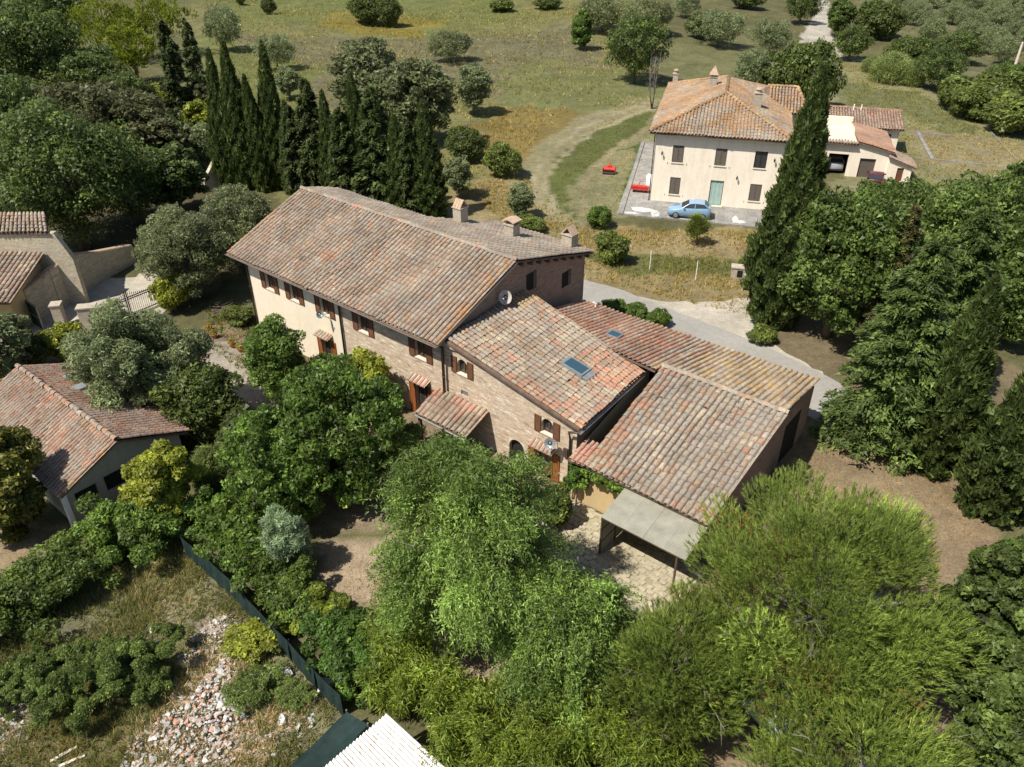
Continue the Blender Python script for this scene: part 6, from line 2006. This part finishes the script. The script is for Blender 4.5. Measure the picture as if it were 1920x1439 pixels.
# ------------------------------------------------------------------ patio of irregular flagstones
M['bedding'] = ground_mat('sandy_bedding', False, (0.31, 0.275, 0.175), 2.0, 0.3)
patio = tag(empty('patio', AW(26.5, -2.5)), kind='structure')
PB = [AW(24.6, .15), AW(31, .15), AW(31, -4.3), AW(27.0, -4.3), AW(25.6, -3.2), AW(23.6, -2.4), AW(23.4, -.4)]
part('bedding', M['bedding'], patio, lambda m: m.quad(*[(p.x - patio.location.x, p.y - patio.location.y, .014) for p in reversed(PB)]))
ppoly = [(p.x, p.y) for p in PB]
rr = random.Random(5)
FLAGS = []
for k in range(8):
    m = MB()
    j = lambda a: a * rr.uniform(.84, 1.0)
    pts = [(-j(.5), -j(.32)), (-j(.34), -j(.5)), (j(.36), -j(.5)), (j(.5), -j(.3)), (j(.5), j(.34)), (j(.3), j(.5)), (-j(.36), j(.5)), (-j(.5), j(.3))]
    m.slab([(x, y, .04 + rr.uniform(-.004, .006)) for x, y in pts], .035)
    o = m.build('flagstone', M['flag'], patio)
    FLAGS.append(o.data)
    bpy.data.objects.remove(o)
nf = 0
for i in range(24):
    for j in range(17):
        s, t = 23.4 + i * .33 + (.16 if j % 2 else 0), -4.3 + j * .27
        p = AW(s + rr.uniform(-.05, .05), t + rr.uniform(-.045, .045))
        if not inpoly(np.array([p.x]), np.array([p.y]), ppoly)[0] or rr.random() < .05: continue
        o = bpy.data.objects.new('flagstone', FLAGS[rr.randrange(8)])
        COL.objects.link(o)
        o.parent = patio
        o.location = (p.x - patio.location.x, p.y - patio.location.y, .005 + rr.uniform(-.006, .008))
        o.rotation_euler = (0, 0, AR + rr.choice((0, math.pi)) + rr.uniform(-.2, .2))
        o.scale = (.345 * rr.uniform(.8, 1.08), .285 * rr.uniform(.8, 1.08), 1)
        nf += 1
tufts('moss_in_joints', [(1040, 960), (1130, 965), (1150, 1000), (1120, 1050), (1050, 1010)], 700, .05, .02, 'green weeds growing in the patio joints', 4, .8, 12, (0.16, 0.18, 0.05), .8)

# ------------------------------------------------------------------ cars
def car(label, color, loc, rz, L=3.35, W=1.42, Hc=1.28, hatch=True, name='car', rough=.28):
    o = empty(name, loc, rz, label, 'car')
    k = L / 3.7
    paint = NT('car_paint_' + str(len(bpy.data.materials))).base(color, rough, .6)
    bpy_m = paint
    paint.node_tree.nodes['Principled BSDF'].inputs['Coat Weight'].default_value = .6
    # stations along x: (x, bottom, belt, half width at sill, half width at belt)
    hw = W / 2
    st = [(-1.85, .34, .50, .62, .60), (-1.80, .24, .60, .80, .80), (-1.60, .22, .70, .95, .93), (-1.25, .22, .77, 1, .97), (-.80, .22, .84, 1, .98), (-.45, .22, .90, 1, .98), (.2, .22, .93, 1, .98), (.9, .22, .96, 1, .97), (1.45, .23, .98, .98, .94), (1.75, .27, .97, .90, .86), (1.84, .36, .90, .80, .78)]
    m = MB()
    ring = []
    for x, zb, zt, ws, wb in st:
        x *= k; a, b = hw * ws, hw * wb
        ring.append([(x, -a * .93, zb), (x, -a, zb + .16), (x, -a, (zb + zt) / 2), (x, -b, zt - .05), (x, -b * .93, zt), (x, 0, zt + .015), (x, b * .93, zt), (x, b, zt - .05), (x, a, (zb + zt) / 2), (x, a, zb + .16), (x, a * .93, zb)])
    n = len(ring[0])
    m.v = [p for r_ in ring for p in r_]
    for i in range(len(ring) - 1):
        for j in range(n):
            j2 = (j + 1) % n
            m.f.append([i * n + j, (i + 1) * n + j, (i + 1) * n + j2, i * n + j2]); m.c.append(None)
    m.f.append(list(range(n))); m.c.append(None)
    m.f.append([(len(ring) - 1) * n + j for j in range(n)][::-1]); m.c.append(None)
    body = m.build('body', paint, o, smooth=True)
    # cabin: pillars and roof
    xr = 1.62 if hatch else 1.15
    base = [(-.72, .86), (-.10, Hc - .07), (.35, Hc), (xr - .38, Hc - .03), (xr, 1.0)]
    wz = lambda z: hw * (.95 - .22 * max(0, z - .9) / (Hc - .9))
    V, Fc = [], []
    for x, z in base:
        w = wz(z); V += [(x * k, -w, z), (x * k, w, z)]
    m = MB()
    top = [V[2], V[4], V[6], V[7], V[5], V[3]]
    m.slab([(p[0], p[1], p[2] + .012) for p in top], .05)
    roof = m.build('roof_panel', paint, o, smooth=False)
    glass = M['glass']
    part('windscreen', glass, o, lambda q: q.quad(V[0], V[1], V[3], V[2]))
    part('rear_window', glass, o, lambda q: q.quad(V[6], V[7], V[9], V[8]))
    for sgn in (0, 1):
        part('side_window', glass, o, lambda q: (q.quad((base[0][0] * k + .12, V[0 + sgn][1], .9), V[2 + sgn], (.42 * k, V[4 + sgn][1], Hc - .03), (.42 * k, V[0 + sgn][1], .92)),
                                              q.quad((.47 * k, V[0 + sgn][1], .92), (.47 * k, V[4 + sgn][1], Hc - .03), V[6 + sgn], (xr * k - .1, V[8 + sgn][1], .97))))
        y = V[sgn][1]
        part('pillar', paint, o, lambda q: (q.tube([V[0 + sgn], V[2 + sgn]], .03, 5), q.tube([(.445 * k, V[sgn][1], .9), (.445 * k, V[4 + sgn][1], Hc - .02)], .032, 5), q.tube([V[6 + sgn], V[8 + sgn]], .05, 5), q.tube([V[2 + sgn], V[4 + sgn], V[6 + sgn]], .03, 5)))
        part('mirror', paint, o, lambda q: q.box(-.55 * k, -.43 * k, min(y, y * 1.2), max(y, y * 1.2), .88, .98))
        ss = -1 if sgn == 0 else 1
        part('headlight', M['alu'], o, lambda q: q.hexa([(-1.78 * k, ss * hw * .5, .52), (-1.6 * k, ss * hw * .86, .54), (-1.56 * k, ss * hw * .88, .56), (-1.72 * k, ss * hw * .5, .54), (-1.76 * k, ss * hw * .5, .64), (-1.6 * k, ss * hw * .90, .68), (-1.52 * k, ss * hw * .90, .69), (-1.68 * k, ss * hw * .5, .68)]))
        part('tail_light', M['red'], o, lambda q: q.box(1.74 * k, 1.83 * k, min(ss * hw * .6, ss * hw * .84), max(ss * hw * .6, ss * hw * .84), .72, .92))
        for x in (-1.15, 1.17):
            wh_ = part('wheel', M['tyre'], o, lambda q: q.tube([(x * k, ss * (hw - .17), .27), (x * k, ss * (hw + .005), .27)], .27, 18))
            part('rim', M['alu'], wh_, lambda q: q.tube([(x * k, ss * (hw + .003), .27), (x * k, ss * (hw + .015), .27)], [.18, .16], 14))
    part('bumper', M['tyre'], o, lambda q: q.box(-1.86 * k, -1.79 * k, -hw * .7, hw * .7, .28, .40).box(1.80 * k, 1.88 * k, -hw * .75, hw * .75, .30, .44))
    return o


M['tyre'] = plain('tyre_rubber', (0.022, 0.022, 0.023), 0.8, 0.2)
cpos = VW(3.95, -2.5, .125)
car('light blue three door hatchback parked in front of the villa', (0.20, 0.32, 0.44), cpos, VR + .04)
p = G(1638, 347); car('dark red car seen from behind at the white annexe', (0.085, 0.012, 0.02), p, VR - 1.75, rough=.35)
car('grey car standing inside the open garage', (0.30, 0.31, 0.31), VW(16.1, 13.6), VR - 1.5)
car('silver blue car under the pine, left of the two', (0.42, 0.46, 0.50), G(1318, 1300), -2.2)
car('silver car under the pine, right of the two', (0.40, 0.45, 0.50), G(1412, 1315), -1.0)

# ------------------------------------------------------------------ farm machines by the villa
def tiller(u, v, label, w=1.1):
    o = empty('farm_machine', G(u, v), VR, label, 'machine')
    part('hood', M['red'], o, lambda m: (m.tube([(-w / 2, 0, .42), (w / 2, 0, .42)], .26, 10), m.box(-w / 2 - .04, w / 2 + .04, -.3, .3, .42, .5)))
    part('gear_box', M['red'], o, lambda m: m.box(-.16, .16, -.16, .2, .5, .78))
    part('hitch', M['red'], o, lambda m: (m.tube([(-.3, .1, .45), (0, .25, 1.0), (.3, .1, .45)], .035, 6), m.tube([(0, .25, 1.0), (0, -.25, .5)], .03, 6)))
    part('roller', M['iron'], o, lambda m: m.tube([(-w / 2, -.36, .16), (w / 2, -.36, .16)], .13, 10))
    for s in (-1, 1):
        part('side_plate', M['red'], o, lambda m: m.box(s * w / 2 - .02, s * w / 2 + .02, -.38, .28, .1, .6))


tiller(1142, 326, 'red rotary tiller standing on the mown grass')
tr = empty('trailer', VW(-.55, 2.3, .12), VR, 'red flat machine on the concrete beside the villa', 'machine')
part('frame', M['red'], tr, lambda m: m.box(-.75, .72, -.35, .35, .25, .48))
part('rail', M['red'], tr, lambda m: [m.box(-.75, .72, -.38, -.351, .50, .58)] + [m.box(x, x + .05, -.36, -.31, .48, .72) for x in (-.7, -.3, .1, .5)])
part('drawbar', M['red'], tr, lambda m: m.tube([(-.2, .3, .4), (-.1, .5, .75), (.1, .5, .75)], .04, 6))
for s in (-.5, .5):
    part('wheel', M['tyre'], tr, lambda m: m.tube([(s - .07, 0, .2), (s + .07, 0, .2)], .2, 12))
tk = empty('tank', VW(.12, 3.7, .12), VR, 'white plastic tank against the side wall of the villa', 'tank')
part('vessel', M['white'], tk, lambda m: m.tube([(0, 0, .02), (0, 0, .1), (0, 0, 1.0), (0, 0, 1.15), (0, 0, 1.2)], [.33, .36, .36, .22, .14], 14), smooth=True)
part('lid', M['alu'], tk, lambda m: m.tube([(0, 0, 1.2), (0, 0, 1.26)], .13, 12))

# ------------------------------------------------------------------ small stone box, posts, pole
bx = empty('stone_hut', G(1385, 520), VR, 'little stone utility box with a dark hatch in the dry grass', 'utility box')
part('masonry', M['chimney'], bx, lambda m: m.box(-.55, .55, -.3, .3, 0, .75))
part('slab_top', M['chimney'], bx, lambda m: m.box(-.6, .6, -.35, .35, .75, .83))
part('hatch', M['iron'], bx, lambda m: m.box(-.16, .2, -.33, -.302, .15, .62))
posts = [(1140, 490, 'first'), (1218, 505, 'second'), (1304, 525, 'third'), (1392, 545, 'fourth')]
for u, v, w in posts:
    o = empty('fence_post', G(u, v), 0, f'{w} thin white wire fence post from the chimneys along the road bank', 'post', 'wire fence posts along the road bank')
    part('stake', M['white'], o, lambda m: m.tube([(0, 0, -.1), (0, 0, 1.45)], .03, 6))
    part('cap', M['alu'], o, lambda m: m.tube([(0, 0, 1.45), (0, 0, 1.5)], .04, 6))
pl = empty('utility_pole', G(1903, 125), 0, 'short pale concrete pole at the right edge by the grove', 'pole')
part('mast', M['sill'], pl, lambda m: m.tube([(0, 0, -.2), (0, 0, 3.2)], [.2, .15], 8))
part('cross_arm', M['gutter'], pl, lambda m: m.box(-.5, .5, -.06, .06, 3.0, 3.15))

# ------------------------------------------------------------------ net fence along the rubble lot
fpts = [G(350, 1046), G(392, 1080), G(442, 1128), G(496, 1188), G(548, 1243), G(596, 1297), G(645, 1345)]
nf_ = empty('net_fence', fpts[0], 0, 'dark green shade net fence running diagonally past the rubble lot', 'fence')
for i in range(len(fpts) - 1):
    a, b = fpts[i] - fpts[0], fpts[i + 1] - fpts[0]
    d = (b - a).normalized(); e = d.cross(Vector((0, 0, 1)))
    def net(m):
        nn = 10
        base = 0
        for q in range(nn + 1):
            p = a.lerp(b, q / nn)
            sag = math.sin(q / nn * math.pi) * .06
            for z, bul in ((.03, .02), (.5, .05), (.85, .03), (1.2 - sag, 0)):
                m.v.append(tuple(p + e * bul * math.sin(q * 1.7 + i) + Vector((0, 0, z))))
        for q in range(nn):
            for r_ in range(3):
                m.f.append([q * 4 + r_, q * 4 + 4 + r_, q * 4 + 5 + r_, q * 4 + 1 + r_]); m.c.append(None)
    part('net_panel', M['net_fence'] if 'net_fence' in M else M['net'], nf_, net)
    part('post', M['iron'], nf_, lambda m: m.tube([a - e * .06, a - e * .06 + Vector((0, 0, 1.22))], .025, 6))

# dark netting stretched over the gap at the bottom
N4 = [G(650, 1335, .9), G(690, 1360, 1.2), G(600, 1460, 1.2), G(510, 1470, .9)]
nt = empty('shade_net', G(620, 1400), 0, 'dark green netting stretched beside the white corrugated roof', 'netting')
no = nt.location


def netmesh(m):
    n = 12
    for i in range(n + 1):
        for j in range(n + 1):
            p = N4[0].lerp(N4[1], i / n).lerp(N4[3].lerp(N4[2], i / n), j / n)
            m.v.append((p.x - no.x, p.y - no.y, p.z - .25 * math.sin(i / n * math.pi) * math.sin(j / n * math.pi) + .03 * math.sin(i * 2 + j)))
    for i in range(n):
        for j in range(n):
            m.f.append([i * (n + 1) + j, (i + 1) * (n + 1) + j, (i + 1) * (n + 1) + j + 1, i * (n + 1) + j + 1]); m.c.append(None)


part('netting', M['net'], nt, netmesh, smooth=True)
for k, q in enumerate(N4):
    part('pole', M['gutter'], nt, lambda m: m.tube([(q.x - no.x, q.y - no.y, 0), (q.x - no.x, q.y - no.y, q.z + .1)], .03, 6))
# white corrugated roof
cr = empty('corrugated_shed', G(725, 1439, 0), 0, 'shed with rusty white corrugated sheet roof at the bottom edge', 'shed')
co = cr.location
Q = [G(725, 1338, 2.0), G(842, 1445, 2.0), G(720, 1600, 2.0), G(595, 1450, 2.0)]
for k in range(3):
    def sh(m):
        corrugated(m, lambda u, v: tuple(Q[0].lerp(Q[3], (k + u * 1.02) / 3).lerp(Q[1].lerp(Q[2], (k + u * 1.02) / 3), v) - co + Vector((0, 0, .008 * k))), 28, .1, .035)
    part('roof_sheet', M['corr_white'], cr, sh)
part('frame', M['beam'], cr, lambda m: [m.tube([q - co - Vector((0, 0, 2.0)), q - co - Vector((0, 0, .06))], .06, 6) for q in (Q[0], Q[1], Q[3])])
part('wall', M['shedwall'], cr, lambda m: m.hexa([*(tuple(q.lerp(sum(Q, Vector()) / 4, .1) - co - Vector((0, 0, 2.0))) for q in (Q[3], Q[2], Q[1], Q[0])), *(tuple(q.lerp(sum(Q, Vector()) / 4, .1) - co - Vector((0, 0, .1))) for q in (Q[3], Q[2], Q[1], Q[0]))]))

# ------------------------------------------------------------------ rubble
def stone_shape(rng):
    t = (1 + 5 ** .5) / 2
    V = np.array([(-1, t, 0), (1, t, 0), (-1, -t, 0), (1, -t, 0), (0, -1, t), (0, 1, t), (0, -1, -t), (0, 1, -t), (t, 0, -1), (t, 0, 1), (-t, 0, -1), (-t, 0, 1)]) / 1.9
    F = np.array([(0, 11, 5), (0, 5, 1), (0, 1, 7), (0, 7, 10), (0, 10, 11), (1, 5, 9), (5, 11, 4), (11, 10, 2), (10, 7, 6), (7, 1, 8), (3, 9, 4), (3, 4, 2), (3, 2, 6), (3, 6, 8), (3, 8, 9), (4, 9, 5), (2, 4, 11), (6, 2, 10), (8, 6, 7), (9, 8, 1)])
    return V * rng.uniform(.4, 1.2, (12, 1)), F


def rubble(name, px, n, smin, smax, label, seed, heap=.0):
    rng = np.random.default_rng(seed)
    poly = wpoly(px)
    xs, ys = [p[0] for p in poly], [p[1] for p in poly]
    VV, FF, CC = [], [], []
    k = 0
    cx, cy = np.mean(xs), np.mean(ys)
    while k < n:
        x, y = rng.uniform(min(xs), max(xs)), rng.uniform(min(ys), max(ys))
        if not inpoly(np.array([x]), np.array([y]), poly)[0]: continue
        V, F = stone_shape(rng)
        s = smin * (smax / smin) ** (rng.uniform(0, 1) ** 2.2)
        A = rng.uniform(0, 6.28); ca, sa = math.cos(A), math.sin(A)
        V = V * s * np.array([1, rng.uniform(.45, 1), rng.uniform(.25, .6)])
        V = V @ np.array([[ca, sa, 0], [-sa, ca, 0], [0, 0, 1]])
        z = heap * max(0, 1 - math.hypot(x - cx, y - cy) / 3) * rng.uniform(.2, 1)
        V += [x, y, s * .1 + z]
        c = (0.42, 0.405, 0.375)
        q = rng.uniform(0, 1)
        if q < .22: c = (0.44, 0.25, 0.18)
        elif q < .35: c = (0.54, 0.52, 0.48)
        elif q < .6: c = (0.42, 0.35, 0.29)
        VV.append(V); FF.append(F + 12 * k); CC.append(np.tile(np.array(c) * rng.uniform(.8, 1.2), (20, 1)))
        k += 1
    o = np_mesh(name, np.concatenate(VV), np.concatenate(FF), M['rubble'], np.concatenate(CC))
    tag(o, label, None, None, 'stuff')


rubble('rubble', [(235, 1400), (300, 1350), (345, 1330), (395, 1265), (425, 1225), (455, 1262), (425, 1300), (470, 1345), (425, 1380), (440, 1430), (380, 1460), (220, 1470)], 2300, .022, .17, 'broken concrete and brick rubble heap', 1, .35)
rubble('rubble', [(330, 1240), (390, 1170), (430, 1150), (450, 1180), (390, 1250), (350, 1270)], 600, .02, .11, 'pale stone rubble strip', 2, .15)
rubble('rubble', [(-60, 1310), (50, 1315), (40, 1390), (-60, 1430)], 500, .02, .13, 'pale rubble at the left edge', 3, .1)
rubble('rubble', [(430, 1300), (600, 1330), (560, 1420), (430, 1430)], 170, .04, .14, 'scattered stones in the dry weeds', 4)
blocks = [(610, 1290, .5, 'long white broken block at the corner of the net fence'), (540, 1262, .3, 'pale block lying in the weeds near the net fence'), (530, 1355, .28, 'rough grey rock in the lower rubble lot'), (560, 1365, .22, 'rough rock right of the grey one'), (285, 1183, .2, 'pale stone beside the tall thicket'), (340, 1310, .18, 'flat tan stone below the thicket')]
for k, (u, v, s, lab) in enumerate(blocks):
    rng = np.random.default_rng(40 + k)
    V, F = stone_shape(rng)
    V = V * s * np.array([1, .6, .5])
    p = G(u, v)
    o = np_mesh('rubble_block', V + [0, 0, s * .22], F, M['rubble'], np.tile(np.array([[.52, .5, .46]]) * rng.uniform(.8, 1.15), (20, 1)))
    o.location = p; o.rotation_euler = (0, 0, rng.uniform(0, 6))
    tag(o, lab, 'rock')
for k, ((u0, v0), (u1, v1), lab) in enumerate((((95, 1430), (145, 1402), 'pale plank lying nearest the left in the weeds'), ((110, 1440), (160, 1418), 'second pale plank beside the first'), ((245, 1385), (262, 1410), 'dark broken board on the rubble heap'))):
    a, b = G(u0, v0), G(u1, v1)
    o = part('plank', M['beam'] if k == 2 else M['sill'], None, lambda m: m.box(-(b - a).length / 2, (b - a).length / 2, -.05, .05, .03, .07).box(-(b - a).length / 2 + .1, -(b - a).length / 2 + .2, -.06, .06, 0, .03))
    o.location = (a + b) / 2; o.rotation_euler = (0, 0, math.atan2((b - a).y, (b - a).x))
    tag(o, lab, 'plank')

# ------------------------------------------------------------------ pots and edging at the flower bed
def pot(u, v, label, s=.22, bloom=None):
    o = empty('flower_pot', G(u, v), 0, label, 'pot')
    part('pot_body', M['terracotta'], o, lambda m: m.tube([(0, 0, .0), (0, 0, s * .9), (0, 0, s * 1.3)], [s * .6, s * .9, s], 12))
    part('rim', M['terracotta'], o, lambda m: m.tube([(0, 0, s * 1.3), (0, 0, s * 1.5)], [s * 1.12, s * 1.12], 12))
    rng = np.random.default_rng(int(u))
    lv = leafy(rng, np.array([[0, 0, s * 1.9]]), np.array([s * 1.2]), 160, .14, .06, bloom or (0.10, 0.13, 0.03), (0.22, 0.2, 0.05), .2)
    lv.build('plant', M['leaf'], o)


for u, v, lab, b in ((393, 622, 'pot with ochre succulents nearest the gate', (0.2, .16, .04)), (402, 634, 'second succulent pot beside the garden path', (0.16, .17, .04)), (437, 652, 'wide pot of yellow plants on the gravel', (0.24, .18, .05)), (452, 660, 'low pot right of the wide yellow one', (.12, .14, .04)), (497, 690, 'terracotta pot at the corner of the flower bed', None), (530, 718, 'terracotta pot on the flower bed edging', None), (585, 722, 'wide terracotta bowl below the green shrub', None)):
    pot(u, v, lab, .2, b)
eb = G(488, 690); ee = G(552, 742)
edg = empty('bed_edging', eb, math.atan2((ee - eb).y, (ee - eb).x), 'pale stone edging of the flower bed along the cream wall', 'edging')
L_ = (ee - eb).length
for k in range(int(L_ / .3)):
    part('edging_stone', M['sill'], edg, lambda m: m.box(k * .3, k * .3 + .27, -.08, .08, 0, .12 + .02 * (k % 3)))
wp = empty('wood_pile', G(415, 590), .4, 'stack of dead branches under the olive left of the house', 'wood pile')
rng = np.random.default_rng(9)
for k in range(26):
    part('branch', M['bark'], wp, lambda m: m.tube([(rng.uniform(-.6, -.2), rng.uniform(-.6, .6), rng.uniform(.05, .5)), (rng.uniform(.3, 1.0), rng.uniform(-.6, .6), rng.uniform(.05, .6))], [.035, .015], 5))
